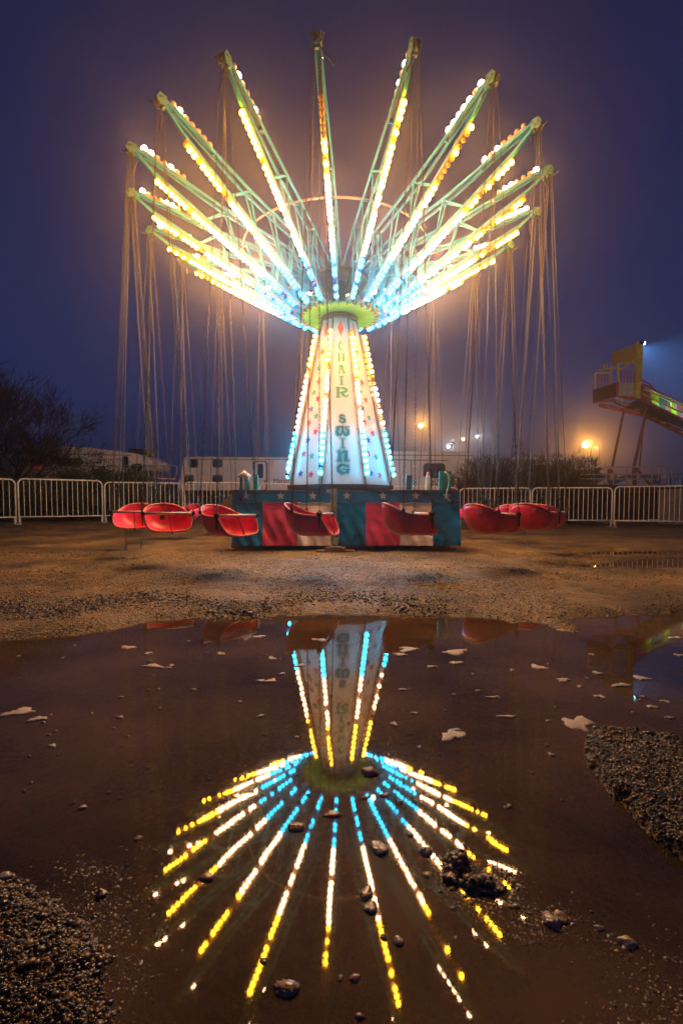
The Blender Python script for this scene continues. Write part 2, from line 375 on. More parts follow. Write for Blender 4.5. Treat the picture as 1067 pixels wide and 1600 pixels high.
# glyph strokes (x, y, halfwidth) in a unit box
def arc(cx, cy, rx, ry, a0, a1, w0, w1, n=10, mid=None):
    out = []
    for i in range(n+1):
        u = i/n; a = R(a0+(a1-a0)*u); w = w0+(w1-w0)*u
        if mid: w = w0+(mid-w0)*math.sin(PI*u) if u < .5 else w1+(mid-w1)*math.sin(PI*u)
        out.append((cx+rx*math.cos(a), cy+ry*math.sin(a), w))
    return out
TH = .035
GLY = {
 'C': [arc(.55,.5,.36,.44,55,305,.03,.05,mid=.15), [(.74,.74,.09),(.745,.73,.09)]],
 'H': [[(.22,.05,.11),(.22,.95,.11)], [(.78,.05,.11),(.78,.95,.11)], [(.22,.42,.03),(.78,.42,.03)], [(.08,.03,TH),(.38,.03,TH)], [(.62,.03,TH),(.92,.03,TH)], [(.08,.97,TH),(.38,.97,TH)], [(.62,.97,TH),(.92,.97,TH)]],
 'A': [[(.2,.05,.05),(.5,.95,.06)], [(.5,.95,.06),(.8,.05,.13)], [(.3,.36,.03),(.7,.36,.03)], arc(.5,.72,.2,.2,0,360,.05,.05), [(.04,.03,TH),(.36,.03,TH)], [(.62,.03,TH),(.98,.03,TH)]],
 'I': [[(.5,.05,.14),(.5,.95,.14)], [(.18,.03,.045),(.82,.03,.045)], [(.18,.97,.045),(.82,.97,.045)]],
 'R': [[(.2,.05,.12),(.2,.95,.12)], arc(.45,.73,.42,.22,90,-90,.05,.05,mid=.13), [(.2,.94,.04),(.5,.94,.04)], [(.3,.5,.04),(.5,.5,.04)], [(.45,.48,.08),(.62,.25,.12),(.78,.08,.07),(.98,.16,.06)], [(.0,.03,TH),(.4,.03,TH)], [(.96,.24,.07),(.97,.25,.07)], [(0,.97,TH),(.2,.97,TH)]],
 'S': [arc(.5,.73,.27,.20,25,265,.05,.12,mid=.11), arc(.5,.28,.30,.23,95,-155,.12,.05,mid=.13), [(.74,.80,.09),(.75,.79,.09)], [(.22,.20,.10),(.23,.19,.10)]],
 'W': [[(.12,.93,.04),(.02,.80,.05)], [(.10,.93,.05),(.42,.93,.04)], arc(.28,.40,.20,.34,150,300,.07,.07,mid=.15), [(.12,.6,.12),(.24,.9,.09)], [(.42,.14,.08),(.52,.6,.10),(.5,.93,.09)], arc(.72,.40,.20,.34,240,390,.07,.12,mid=.14), [(.56,.5,.05),(.62,.14,.08)], [(.9,.55,.12),(.76,.9,.05)], [(.68,.93,.045),(.98,.93,.04)]],
 'N': [[(.22,.05,.14),(.22,.95,.12)], [(.03,.97,.04),(.3,.97,.04)], [(.02,.03,.05),(.42,.03,.05)], [(.3,.62,.06),(.5,.9,.09),(.72,.93,.13)], [(.76,.88,.15),(.76,.08,.15)], [(.60,.03,.05),(.98,.03,.05)], [(.92,.0,.03),(1.0,.16,.03)]],
 'G': [arc(.5,.5,.36,.44,62,300,.04,.05,mid=.13), [(.66,.82,.08),(.84,.78,.10)], [(.50,.40,.045),(.98,.40,.045)], [(.82,.36,.10),(.80,.10,.09)]],
}
def glyph_cells(ch, w, h, res, outline):
    segs = []
    for st in GLY[ch]:
        for p, q in zip(st[:-1], st[1:]): segs.append((p, q))
    pad = .22 if outline else .05
    xs = np.linspace(-pad, 1+pad, res); ys = np.linspace(-pad, 1+pad, int(res*1.0)); Xg, Yg = np.meshgrid(xs, ys)
    asp = w/h; d = np.full(Xg.shape, 9.)
    for (x0,y0,w0), (x1,y1,w1) in segs:
        ax, bx = x0*asp, x1*asp; dx, dy = bx-ax, y1-y0; Lq = dx*dx+dy*dy+1e-9
        tt = np.clip(((Xg*asp-ax)*dx+(Yg-y0)*dy)/Lq, 0, 1)
        d = np.minimum(d, np.hypot(Xg*asp-ax-tt*dx, Yg-y0-tt*dy)-(w0+(w1-w0)*tt)*asp)
    cls = np.where(d < 0, 1, 0)
    if outline: cls = np.where((d > .055) & (d < .090), 2, cls)
    runs = []
    hx = (xs[1]-xs[0])/2; hy = (ys[1]-ys[0])/2
    for j in range(len(ys)):
        i = 0
        while i < len(xs):
            c = cls[j, i]
            if c:
                k = i
                while k+1 < len(xs) and cls[j, k+1] == c: k += 1
                runs.append((xs[i]-hx, xs[k]+hx, ys[j]-hy, ys[j]+hy)); i = k+1
            else: i += 1
    return runs

def star_list(mirror):
    L_ = [(355,510,0),(330,630,2),(335,740,0),(335,870,1),(290,815,2),(270,940,3),(325,1000,2),(255,1045,1),(325,1118,1),(255,1175,3),(220,1275,1),(300,1295,2),(200,1420,3),(300,1430,1)]
    out = []
    for x, y, c in L_:
        xl = 345-(y-260)*.173; xr = 443-(y-260)*.055
        u = (x-xl)/(xr-xl); v = (1500-y)/1240
        out.append((-(u*2-1) if mirror else u*2-1, v, c))
    return out
PM = [PANELW, OR_, STR_R, STR_G, STR_B, LET_G, LET_T, TRIM, STR_G]
for k in range(8):
    fr = panel_frame(k); b0, sd, up, nn, Ls = fr; mb = MB()
    hb, ht = RB*s8-.004, RTP*s8-.002
    mb.add([b0-sd*hb, b0+sd*hb, b0+sd*ht+up*Ls, b0-sd*ht+up*Ls], [(0,1,2,3)], 0)
    mb.add([b0-sd*hb-nn*.01, b0+sd*hb-nn*.01, b0+sd*ht+up*Ls-nn*.01, b0-sd*ht+up*Ls-nn*.01], [(3,2,1,0)], 0)
    hw = lambda v: (hb+(ht-hb)*v)
    # rhombus at the top
    flat_poly(mb, fr, [(0,Ls*.885),(.045,Ls*.935),(0,Ls*.985),(-.045,Ls*.935)], .004, 1)
    if k == 0:
        for ch, yt, yb, ww, mi, o in (('C',445,515,50,5,0),('H',540,600,62,5,0),('A',625,692,68,5,0),('I',715,780,60,8,0),('R',800,876,96,8,0),
                                   ('S',1005,1065,62,6,1),('W',1092,1158,98,6,1),('I',1182,1252,52,6,1),('N',1272,1345,92,6,1),('G',1368,1435,100,6,1)):
            v0 = (1510-yb)/1250*Ls; v1 = (1510-yt)/1250*Ls; h = v1-v0; mpp = h/(yb-yt)
            w = ww*.2125/760*7.0*.95
            for xa, xb, ya, yb_ in glyph_cells(ch, w, h, 44, o):
                q = [(xa-.5)*w, (xb-.5)*w]; r_ = [v0+ya*h, v0+yb_*h]
                mb.add([b0+sd*q[0]+up*r_[0]+nn*.004, b0+sd*q[1]+up*r_[0]+nn*.004, b0+sd*q[1]+up*r_[1]+nn*.004, b0+sd*q[0]+up*r_[1]+nn*.004], [(0,1,2,3)], mi)
        for v in (.24,.32,.47,.55,.12):
            for sgn in (-1, 1): mb.box(b0+sd*sgn*(hw(v)-.03)+up*v*Ls+nn*.004, (.012,.012,.012), mi=7)
    else:
        for u, v, c in star_list(k % 2 == 0):
            flat_poly(mb, fr, star(u*hw(v)*.84, v*Ls, .060, random.uniform(-.3,.3), .46), .004, (1,2,3,4)[c])
    mb.build('tower_panel', PM, ride)
# trims between the panels
for k in range(8):
    a = -PI/2+ROT0+(k+.5)*PI/4; d = Vector((math.cos(a), math.sin(a), 0)); mb = MB()
    mb.bar(d*(RB+.002)+Vector((0,0,ZB)), d*(RTP+.002)+Vector((0,0,ZT)), .018, .016, 0, up=d)
    mb.build('corner_trim', TRIM, ride)
# dark plinth of the tower and collar at the top
mb = MB(); a0 = -PI/2+ROT0+PI/8
mb.prism([(math.cos(a0+i*PI/4)*.83, math.sin(a0+i*PI/4)*.83, .905) for i in range(8)], (0,0,.055))
mb.build('tower_plinth', mat('dark_brown_plinth', (.045,.03,.02), .6, var=.4, scale=20), ride)
mb = MB(); mb.lathe([(.262,3.364),(.275,3.372),(.275,3.43),(.255,3.445)], n=40); mb.build('collar', mat('olive_collar', (.10,.085,.03), .5), ride, smooth=False)
mb = MB()
prof = []; NZ = 120
ring = [(.545*(1+.045*max(-.2, math.cos(i*2*PI/NZ*30))) ) for i in range(NZ)]
for z in (3.448, 3.470):
    P0v = [(ring[i]*math.cos(2*PI*i/NZ), ring[i]*math.sin(2*PI*i/NZ), z) for i in range(NZ)]
    mb.add(P0v, [tuple(range(NZ)) if z > 3.46 else tuple(range(NZ))[::-1]])
    if z < 3.46: lower = P0v
mb.add(lower+P0v, [(i, (i+1) % NZ, (i+1) % NZ+NZ, i+NZ) for i in range(NZ)])
for i in range(30):
    a = 2*PI*(i+.5)/30; mb.box((.548*math.cos(a), .548*math.sin(a), 3.462), (.06,.022,.05), Matrix.Rotation(a, 3, 'Z'), mi=1)
mb.build('hub_disc', [LIME, RUST], ride)
mb = MB()
mb.lathe([(.10,3.47),(.10,4.30),(.07,4.34)], n=16); mb.lathe([(.40,3.96),(.42,3.97),(.42,4.00),(.40,4.01)], n=40)
for i in range(10):
    a = 2*PI*i/10+.1; d = Vector((math.cos(a), math.sin(a), 0)); mb.bar(d*.09+Vector((0,0,3.55)), d*.41+Vector((0,0,3.98)), .03, .03)
mb.build('mast', mat('dark_green_steel', (.05,.10,.075), .55, var=.4), ride)

# ---- arms
U_ = [(2.80,4.86),(1.72,4.46),(.95,4.25),(.42,4.02)]
Lo = [(2.78,4.80),(2.60,4.66),(1.28,3.885),(.60,3.475)]
def lerp_path(path, r):
    for (r0,z0), (r1,z1) in zip(path[:-1], path[1:]):
        if r <= r0 and r >= r1: return z0+(z1-z0)*(r0-r)/(r0-r1)
    return path[-1][1]
def V3(r, y, z): return Vector((r, y, z))
arm_mb = MB()
for sgn in (-1, 1):
    for (r0,z0), (r1,z1) in zip(U_[:-1], U_[1:]):
        y0 = sgn*(.020+.030*min(1, (2.80-r0)/.9)); y1 = sgn*(.020+.030*min(1, (2.80-r1)/.9))
        arm_mb.bar(V3(r0,y0,z0), V3(r1,y1,z1), .022, .030)
for (r0,z0), (r1,z1) in zip(Lo[:-1], Lo[1:]): arm_mb.bar(V3(r0,0,z0), V3(r1,0,z1), .034, .034)
for (ra, rb) in ((1.97,1.72),(1.60,1.72),(1.18,1.34),(1.02,.97),(.74,.93)):
    for sgn in (-1, 1):
        arm_mb.bar(V3(ra,sgn*.012,lerp_path(Lo, ra)+.01), V3(rb,sgn*.045,lerp_path(U_, rb)-.01), .016, .018)
for rb in (2.2,1.72,1.34,.95): arm_mb.bar(V3(rb,-.05,lerp_path(U_, rb)-.002), V3(rb,.05,lerp_path(U_, rb)-.002), .018, .016)
ARM_ME = arm_mb.mesh('arm', TURQ)
# tip bracket with pulleys
mb = MB()
for sgn in (-1, 1): mb.prism([V3(2.78,sgn*.034,4.80),V3(2.875,sgn*.034,4.77),V3(2.905,sgn*.034,4.83),V3(2.865,sgn*.034,4.895),V3(2.79,sgn*.034,4.885)], (0,.008*sgn,0))
mb.bar(V3(2.80,-.036,4.80), V3(2.80,.036,4.80), .03, .03)
TIP_ME = mb.mesh('tip_bracket', TURQD)
mb = MB()
ax = Matrix.Rotation(PI/2, 3, 'X')
for y in (-.022, 0, .022): mb.lathe([(.034,-.007),(.026,0),(.034,.007)], c=(2.865,y,4.845), n=12, axis=ax)
mb.tube([V3(2.865,-.05,4.845), V3(2.865,.05,4.845)], .010, 6)
for y in (-.03,.03): mb.bar(V3(2.854,y,4.82), V3(2.854,y,4.775), .012, .012)
PUL_ME = mb.mesh('pulley', CHAIN)
# light rails
mb = MB(); a, b_ = V3(2.56,0,lerp_path(Lo, 2.56)-.034), V3(.66,0,lerp_path(Lo, .66)-.034)
mid = V3(1.28,0,lerp_path(Lo, 1.28)-.034)
mb.bar(a, mid, .052, .030); mb.bar(mid, b_, .052, .030)
RAIL_ME = mb.mesh('light_rail', CREAM)
mb = MB(); ua, ub = V3(2.72,0,lerp_path(U_, 2.72)+.034), V3(2.22,0,lerp_path(U_, 2.22)+.034); mb.bar(ua, ub, .050, .026)
TRAIL_ME = mb.mesh('tip_rail', CREAM)
mb = MB(); mb.tube([V3(.60,0,3.50), V3(.50,0,3.475), V3(.46,0,3.49)], .014, 6); mb.box(V3(.545,0,3.495), (.05,.05,.03))
PIN_ME = mb.mesh('hinge_pin', mat('yellow_pin_paint', (.55,.42,.10), .5, var=.3))
# sagging power cable at the tip
def curl(seed):
    rr_ = random.Random(seed); pts = []
    base = V3(2.70, .02, 4.80); q = rr_.uniform(.10, .17); s = rr_.choice((-1, 1))
    for i in range(13):
        u = i/12; an = u*2*PI*.9+rr_.uniform(-.05,.05)
        pts.append(base+Vector((.18*u+.05*math.sin(an), s*q*math.sin(u*PI)*.8, -.16*math.sin(u*PI)+.02*math.sin(an*2))))
    mb = MB(); mb.tube(pts, .0055, 5)
    e = pts[-1]; mb.tube([e, e+Vector((.05,.03*s,-.01)), e+Vector((.10,.06*s,.01))], [.006,.011,.008], 6)
    return mb.mesh('power_cable', CHAIN)
CURLS = [curl(i) for i in range(5)]

# bulb positions in the arm's frame
sl = (mid-a).normalized(); nrm = Vector((sl.z, 0, -sl.x)); nrm = nrm if nrm.z < 0 else -nrm
BULBS = []
NB = 35
for i in range(NB):
    u = i/(NB-1); r = 2.54-(2.54-.70)*u
    c = V3(r, 0, lerp_path(Lo, r)-.034)+nrm*.038
    kind = 0 if i < 12 else (1 if i < 25 else 2)
    BULBS.append((c, kind))
TOPB = []
for i in range(7):
    u = i/6; p = ua.lerp(ub, .05+.9*u)+Vector((0,0,.036)); TOPB.append(p)
RBULB = .0262
def bulb_mesh(sub, mi, r=RBULB, down=nrm):
    V_, F_ = (ICO2 if sub == 2 else ICO1)
    me = np_mesh('bulb', V_*r, F_, [BULBMATS[mi]], smooth=True); return me
BME = [bulb_mesh(2, i) for i in range(6)]

rest_V, rest_F, rest_M = [], [], []
def rest_bulb(p, r, mi, sub=1):
    V_, F_ = (ICO2 if sub == 2 else ICO1)
    off = sum(len(q) for q in rest_V)
    rest_V.append(V_*r+np.array(p)); rest_F.append(F_+off); rest_M.append(np.full(len(F_), mi))
rb = random.Random(5)
def arm_matrix(k):
    th = TH0+k*2*PI/NA; az = th-PI/2
    return th, Matrix.Rotation(-TILT, 4, 'Y') @ Matrix.Rotation(az, 4, 'Z')
TIPS = {}
n_single = 0
for k in sorted(range(-9, 11), key=abs):
    th, M = arm_matrix(k)
    M.translation = Vector((TILT*4.5, 0, 0))
    arm = link('arm', ARM_ME, ride); arm.matrix_local = M
    link('tip_bracket', TIP_ME, arm); link('pulley', PUL_ME, arm); link('light_rail', RAIL_ME, arm); link('tip_rail', TRAIL_ME, arm)
    link('hinge_pin', PIN_ME, arm); link('power_cable', CURLS[k % 5], arm)
    single = k in (-1, 0, 1)
    lit_run = 0
    for i, (c, kind) in enumerate(BULBS):
        if kind == 0: on = rb.random() < (.62 if i < 9 else .85)
        elif kind == 1: on = rb.random() < .84
        else: on = rb.random() < .80
        mi = kind if on else kind+3
        if single and n_single < 99:
            link('bulb', BME[mi], arm, c); n_single += 1
        else: rest_bulb(M @ c, RBULB, mi, 2 if abs(k) <= 5 else 1)
    for p in TOPB:
        on = rb.random() < .38
        rest_bulb(M @ p, .032, 1 if on else 4, 2)
    TIPS[k] = (th, M @ V3(2.854, 0, 4.80))
# hoop tying the arms together
mb = MB(); n = 60
mb.tube([Matrix.Rotation(-TILT, 3, 'Y') @ Vector((1.34*math.cos(2*PI*i/n), 1.34*math.sin(2*PI*i/n), lerp_path(U_, 1.34)+.02)) for i in range(n+1)], .0155, 6, caps=False)
mb.build('tie_hoop', mat('pale_hoop_paint', (.42,.33,.24), .5), ride, smooth=True)
# work lamp over the hub
mb = MB(); V_, F_ = ICO2; mb.add(V_*.034+np.array((.50,-.28,3.72)), [tuple(f) for f in F_]); mb.build('hub_lamp', E_W, ride)
# ---- light strips on the tower corners
for k in range(8):
    a = -PI/2+ROT0+(k+.5)*PI/4; d = Vector((math.cos(a), math.sin(a), 0)); mb = MB()
    p0 = d*(RB-.02+.045)+Vector((0,0,ZB+.10)); p1 = d*(RTP+.028+.045)+Vector((0,0,ZT-.20))
    mb.bar(p0, p1, .050, .030, 0, up=d); mb.build('tower_light_rail', CREAM, ride)
    nb = 25; dn = ((p1-p0).cross(Vector((0,0,1)).cross(d))).normalized(); dn = dn if dn.dot(d) > 0 else -dn
    for i in range(nb):
        u = (i+.5)/nb; p = p0.lerp(p1, u)+dn*.038; kind = 2 if i < 8 else (1 if i < 17 else 0)
        on = rb.random() < .88
        rest_bulb(p, .027, kind+6 if on else kind+3, 2)
me = np_mesh('bulbs', np.vstack(rest_V), np.vstack(rest_F), BULBMATS, np.concatenate(rest_M), smooth=True)
o = link('light_bulbs', me, ride); o['kind'] = 'stuff'

# ---- platform, banner, legs (ride frame: subtract DX, DY)
XL, XR, YF, YB, ZD, ZS = -1.455, 1.575, 6.50, 8.25, .872, .14
rx = lambda x: x-DX
ry = lambda y: y-DY
mb = MB(); mb.box((rx((XL+XR)/2), ry((YF+YB)/2), ZD-.03), (XR-XL-.02, YB-YF-.02, .05)); mb.bar((rx(XL), ry(YF)-.003, ZD+.0), (rx(XR), ry(YF)-.003, ZD+.0), .02, .014)
mb.build('deck', mat('brown_deck_plate', (.16,.11,.06), .55, var=.4), ride)
# banner
stripes = [(363,0),(411,1),(465,2),(520,0),(571,1),(624,2),(675,0),(718,0)]
xw = lambda px: (px-CX)/F*(YF*math.cos(PHI)-0)*1.0
def xwp(px): return pt(px, 810, YF).x
cols = []; bounds = [xwp(s[0]) for s in stripes]; bounds[0] = XL; bounds[-1] = XR
for i in range(len(stripes)-1):
    n = max(4, int((bounds[i+1]-bounds[i])/.028)); cols += [(bounds[i]+(bounds[i+1]-bounds[i])*j/n, stripes[i][1]) for j in range(n)]
cols.append((XR, 0)); nr = 34
zs = [ZD-.012-(ZD-.012-ZS)*j/nr for j in range(nr+1)]
xc = np.array([c[0] for c in cols]); Zg = np.array(zs); Xm, Zm = np.meshgrid(xc, Zg)
drop = np.clip((ZD-.16-Zm)/.5, 0, 1)
Yo = -.004-drop*(.060*np.abs(np.sin(Xm*7.3+Zm*3+np.sin(Xm*3)*1.2))+.035*np.sin(Xm*19+Zm*9)**2+.10*fbm(Xm*3.1+4, Zm*2.5+Xm*1.4, 4))
dens = fbm(Xm*8+Zm*5, Zm*8-Xm*4, 4); Yo = Yo-np.abs(dens)*.04*drop
Yo = np.minimum(Yo, -.002)
Vb = np.stack([rx(Xm.ravel()), ry(YF)+Yo.ravel(), Zm.ravel()], 1); ncx = len(xc)
fb, mi = [], []
for j in range(nr):
    for i in range(ncx-1):
        fb.append((j*ncx+i, (j+1)*ncx+i, (j+1)*ncx+i+1, j*ncx+i+1))
        x = (xc[i]+xc[i+1])/2; z = (zs[j]+zs[j+1])/2
        mi.append(0 if z > ZD-.155 else cols[i][1])
banner = link('banner_skirt', np_mesh('banner', Vb, np.array(fb), [CL_BL, CL_RD, CL_WH], np.array(mi), smooth=True), ride)
mb = MB()
for px in (385,439,489,542,598,649,697):
    x = rx(xwp(px)); p2 = star(x, ZD-.072, .060, 0, .42); yv = ry(YF)-.008
    mb.add([(x, yv, ZD-.072)]+[(q[0], yv, q[1]) for q in p2], [(0, i+1, (i+1) % 10+1) for i in range(10)])
mb.build('star_print', STARW, banner)
mb = MB()
pts = []
bb = [xwp(q) for q in (363,411,465,520,571,624,675,718)]
for i in range(len(bb)-1):
    for j in range(9):
        u = j/9; pts.append((rx(bb[i]+(bb[i+1]-bb[i])*u), ry(YF)-.012, ZD-.148-.022*(1-abs(2*u-1)**3)))
pts.append((rx(bb[-1]), ry(YF)-.012, ZD-.15)); mb.tube(pts, .0045, 5); mb.build('lacing_cord', BLACKM, banner)
# banner post in the middle
mb = MB(); xp = rx(xwp(522)); mb.box((xp, ry(YF)-.075, (ZD+.02+.15)/2), (.075,.04,ZD-.13)); mb.box((xp-.035, ry(YF)-.078, ZD-.01), (.13,.035,.05))
mb.build('centre_post', mat('olive_cream_post', (.30,.26,.14), .6, var=.3, scale=15), ride)
# side canvas at the left end
mb = MB(); p = [(XL-.005,YF+.02,ZD-.03),(XL-.17,YF+.10,ZD-.17),(XL-.15,YF+.06,ZD-.33),(XL-.005,YF+.01,ZD-.33)]
mb.prism([(rx(q[0]), ry(q[1]), q[2]) for q in p], (0,.01,0)); mb.build('side_canvas', CANVAS, ride)
# dark void under the deck: cross beams, axle, jacks
mb = MB()
for y in (YF+.18, YB-.2): mb.bar((rx(XL)+.06, ry(y), .26), (rx(XR)-.06, ry(y), .26), .07, .12)
for x in (-1.3,-.5,.4,1.3): mb.bar((rx(x), ry(YF)+.1, .34), (rx(x), ry(YB)-.1, .34), .06, .10)
mb.tube([(rx(-1.15), ry(7.4), .27), (rx(1.2), ry(7.4), .27)], .035, 8)
mb.bar((rx(-.05), ry(YF)+.06, .16), (rx(.95), ry(YF)+.16, .10), .03, .03)
mb.bar((rx(.45), ry(YF)+.10, .10), (rx(1.2), ry(YF)+.05, .13), .025, .03)
mb.build('chassis', DARKST, ride)
mb = MB()
for y in (7.35,):
    for x in (-1.05, 1.1): mb.lathe([(.12,-.08),(.23,-.075),(.25,-.04),(.25,.04),(.23,.075),(.12,.08)], c=(rx(x), ry(y), .285), n=24, axis=Matrix.Rotation(PI/2, 3, 'Y'))
mb.build('wheel', BLACKM, ride, smooth=True)
def jack(x, y, m=TURQD):
    mb = MB(); z0 = gz(x, y); mb.box((rx(x), ry(y), (z0+.11+.45)/2), (.07,.07,.45-z0-.11)); mb.tube([(rx(x), ry(y), z0+.06),(rx(x), ry(y), z0+.2)], .022, 8); mb.box((rx(x), ry(y), z0+.066), (.15,.15,.012))
    return mb.build('jack_leg', m, ride)
jack(1.33, YF+.16); jack(-1.35, YF+.16); jack(-.07, YF-.13, GALV); jack(1.3, YB-.1); jack(-1.3, YB-.1)
# timber cribbing: every stack under a jack rests on the ground
def timbers(x, y, items, label):
    z = gz(x, y)+.002
    t_ = thing('timber_cribbing', label, 'timber blocks', (x, y, z), 0, 'timber cribbing under the ride')
    for (dx, dy, dz, sx_, sy_, sz_, rz) in items:
        mb = MB(); mb.box((0,0,0), (sx_, sy_, sz_), Matrix.Rotation(rz, 3, 'Z')); mb.build('timber', WOOD, t_, loc=(dx, dy, dz+sz_/2))
timbers(-.07, YF-.13, [(-.01,0,0,.50,.14,.022,.03),(-.01,0,.024,.27,.14,.035,-.02)], 'light timber blocks under the jack at the middle of the striped banner')
timbers(1.33, YF+.14, [(0,0,0,.42,.2,.035,.0),(-.03,0,.037,.30,.2,.02,.1)], 'dark timber blocks under the right end of the striped banner')
timbers(-1.35, YF+.02, [(.05,.05,0,.46,.2,.03,.05),(.0,.1,.032,.26,.16,.03,-.1)], 'long timber plank under the left end of the striped banner')
# turquoise folding gear on the deck
def deckpart(name, px0, px1, py_top, m, y=YF+.05, dep=.05, extra=None):
    a = pt(px0, py_top, y); b2 = pt(px1, py_top, y); mb = MB()
    mb.box((rx((a.x+b2.x)/2), ry(y), (a.z+ZD)/2), (b2.x-a.x, dep, a.z-ZD)); 
    if extra: extra(mb)
    return mb.build(name, m, ride)
TQB = mat('bright_turquoise_paint', (.02,.48,.42), .4, var=.2, scale=12)
hp = deckpart('upright_bracket', 396, 403.5, 742, TQB)
mb = MB()
for px, py in ((398.5,748),(401.5,748),(400,754)):
    q = pt(px, py, YF+.02); mb.box((rx(q.x), ry(YF)+.022, q.z), (.012,.006,.016))
mb.build('bolt_hole', DARKST, hp)
deckpart('upright_bracket', 686, 703, 737, TURQ, dep=.09); q = deckpart('upright_bracket', 686, 690.5, 736, TQB, y=YF-.0, dep=.012)
deckpart('control_box', 634, 643, 743, mat('dark_control_box', (.05,.05,.045), .5), y=YF+.35, dep=.1)
def pathpart(name, pts, r, m, y=YF-.03, smooth=True):
    mb = MB(); w = [pt(p[0], p[1], y) for p in pts]; mb.tube([(rx(q.x), ry(q.y), q.z) for q in w], r, 8); return mb.build(name, m, ride, smooth=smooth)
pathpart('crank_handle', [(377,770),(377,748),(378,741),(381,738),(384,741),(384.5,752),(383.5,768),(381,776),(378,780)], [.020,.020,.020,.022,.020,.016,.013,.012,.012], TURQ)
pathpart('crank_grip', [(379.5,778.5),(375.5,781)], .016, BLACKM)
pathpart('lever_post', [(387,769),(387,744)], .034, TURQD, y=YF+.06)
pathpart('drain_hose', [(694,738),(698,739),(701,744),(702,752),(700,762),(698,770),(698.5,777),(701,781),(705,784)], [.011,.013,.015,.014,.014,.014,.013,.012,.012], mat('pale_turquoise_hose', (.20,.50,.40), .35, var=.3, scale=20))
pathpart('hose_end', [(704,783),(708,785)], .016, BLACKM)
pathpart('hook', [(646,768),(644,764),(649,759),(646,757),(650,753),(646,751),(650,748)], .010, TQB, y=YF+.10)

# cloth hung over the crank
mb = MB(); c = pt(381.5, 739.5, YF-.03)
V_, F_ = ICO2
Vc = V_*np.array((.082,.06,.040)); Vc *= (1+.25*np.sin(V_[:,0:1]*9+V_[:,1:2]*7)+.12*np.sin(V_[:,2:3]*13)); Vc[:,2] -= np.abs(Vc[:,0])*.55
mb.add([tuple(p) for p in Vc], [tuple(f) for f in F_])
o = mb.build('rag', mat('white_rag_cloth', (.62,.55,.50), .9, var=.15, bump=.004, bscale=60), None, smooth=True, loc=c); tag(o, 'crumpled white rag draped over the turquoise crank at the left of the deck', 'rag')
# sports drink bottle on the deck
q = pt(668, 768, YF+.08); bt = thing('drink_bottle', 'clear plastic drink bottle with orange cap and yellow drink on the deck edge', 'bottle', (q.x, YF+.08, ZD-.004))
sb = .072
mb = MB(); mb.lathe([(.030,.001),(.036,.006),(.036,.105)], n=20); mb.build('drink', mat('yellow_drink', (.85,.60,.02), .25, var=.04), bt, smooth=True)
PET = bpy.data.materials.new('clear_plastic'); PET.use_nodes = True; b = PET.node_tree.nodes['Principled BSDF']
set_in(b, 'Base Color', (.75,.8,.8,1)); set_in(b, 'Roughness', .12); set_in(b, 'Alpha', .38)
mb = MB(); mb.lathe([(.038,.0),(.038,.13),(.034,.15),(.038,.165),(.034,.185),(.016,.215),(.014,.222)], n=20); mb.build('bottle_wall', PET, bt, smooth=True)
mb = MB(); mb.lathe([(.018,.214),(.019,.238),(.013,.240),(.011,.252),(.009,.254)], n=16); mb.build('cap', mat('orange_cap', (.80,.09,.015), .4), bt, smooth=True)

# ================================================================== swing chairs
# unit chain
LINK = .034; NLK = 121; CHL = LINK*NLK
def link_ring(zc, along, flat):
    n, m_ = 8, 4; vs = []
    for i in range(n):
        a = 2*PI*i/n; cx_ = .0078*math.cos(a); cz = (LINK*.58)*math.sin(a)
        for j in range(m_):
            q = 2*PI*j/m_+PI/4; rr_ = .0036
            dx = rr_*math.cos(q)*math.cos(a); dz = rr_*math.cos(q)*math.sin(a); dy = rr_*math.sin(q)
            p = (cx_+dx, dy, cz+dz)
            if flat: p = (p[1], p[0], p[2])
            vs.append((p[0], p[1], p[2]+zc))
    fs = [(i*m_+j, i*m_+(j+1) % m_, ((i+1) % n)*m_+(j+1) % m_, ((i+1) % n)*m_+j) for i in range(n) for j in range(m_)]
    return vs, fs
mb = MB()
for i in range(NLK): mb.add(*link_ring((i+.5)*LINK, 0, i % 2))
CHAIN_ME = mb.mesh('chain', CHAIN)
mb = MB()
for i in range(8): mb.add(*link_ring(-(i+.5)*LINK*.9, 0, i % 2))
mb.tube([(0,0,-.22),(0,0,-.27)], [.006,.009], 5)
STRAP_ME = mb.mesh('loose_chain', GALV)

# seat shell
rimh = [(.275,.0,.012),(.270,.13,.022),(.255,.205,.040),(.235,.238,.085),(.205,.252,.150),(.165,.258,.205),(.10,.260,.214),(.02,.258,.216),(-.06,.252,.228),(-.125,.232,.255),(-.18,.195,.288),(-.220,.14,.314),(-.243,.07,.328),(-.250,0,.332)]
rim = [Vector(p) for p in rimh]+[Vector((p[0], -p[1], p[2])) for p in rimh[-2:0:-1]]
def smooth_loop(P, it=2):
    for _ in range(it):
        Q = []
        for i in range(len(P)):
            a, b2 = P[i], P[(i+1) % len(P)]; Q += [a*.75+b2*.25, a*.25+b2*.75]
        P = Q
    return P
rimS = smooth_loop(rim, 2); NRm = len(rimS); NT = 10
mb = MB(); vs = []
for j in range(NT+1):
    u = j/NT
    for p in rimS:
        front = max(0, min(1, (p.x-.10)/.17)) if p.z < .15 else 0
        f_xy = math.sin(u*PI/2)**.60; f_z = 1-math.cos(u*PI/2)**.9 if u < 1 else 1
        f_z = f_z*(1-front*.3)+u**2.2*front*.3
        cxx = .03+p.x*.15
        x = cxx+(p.x-cxx)*f_xy; y = p.y*f_xy
        zb_ = .004+.006*(x/.27)**2
        z = zb_+(p.z-zb_)*f_z if p.z > zb_ else zb_+(p.z-zb_)*u**3
        vs.append((x, y, z))
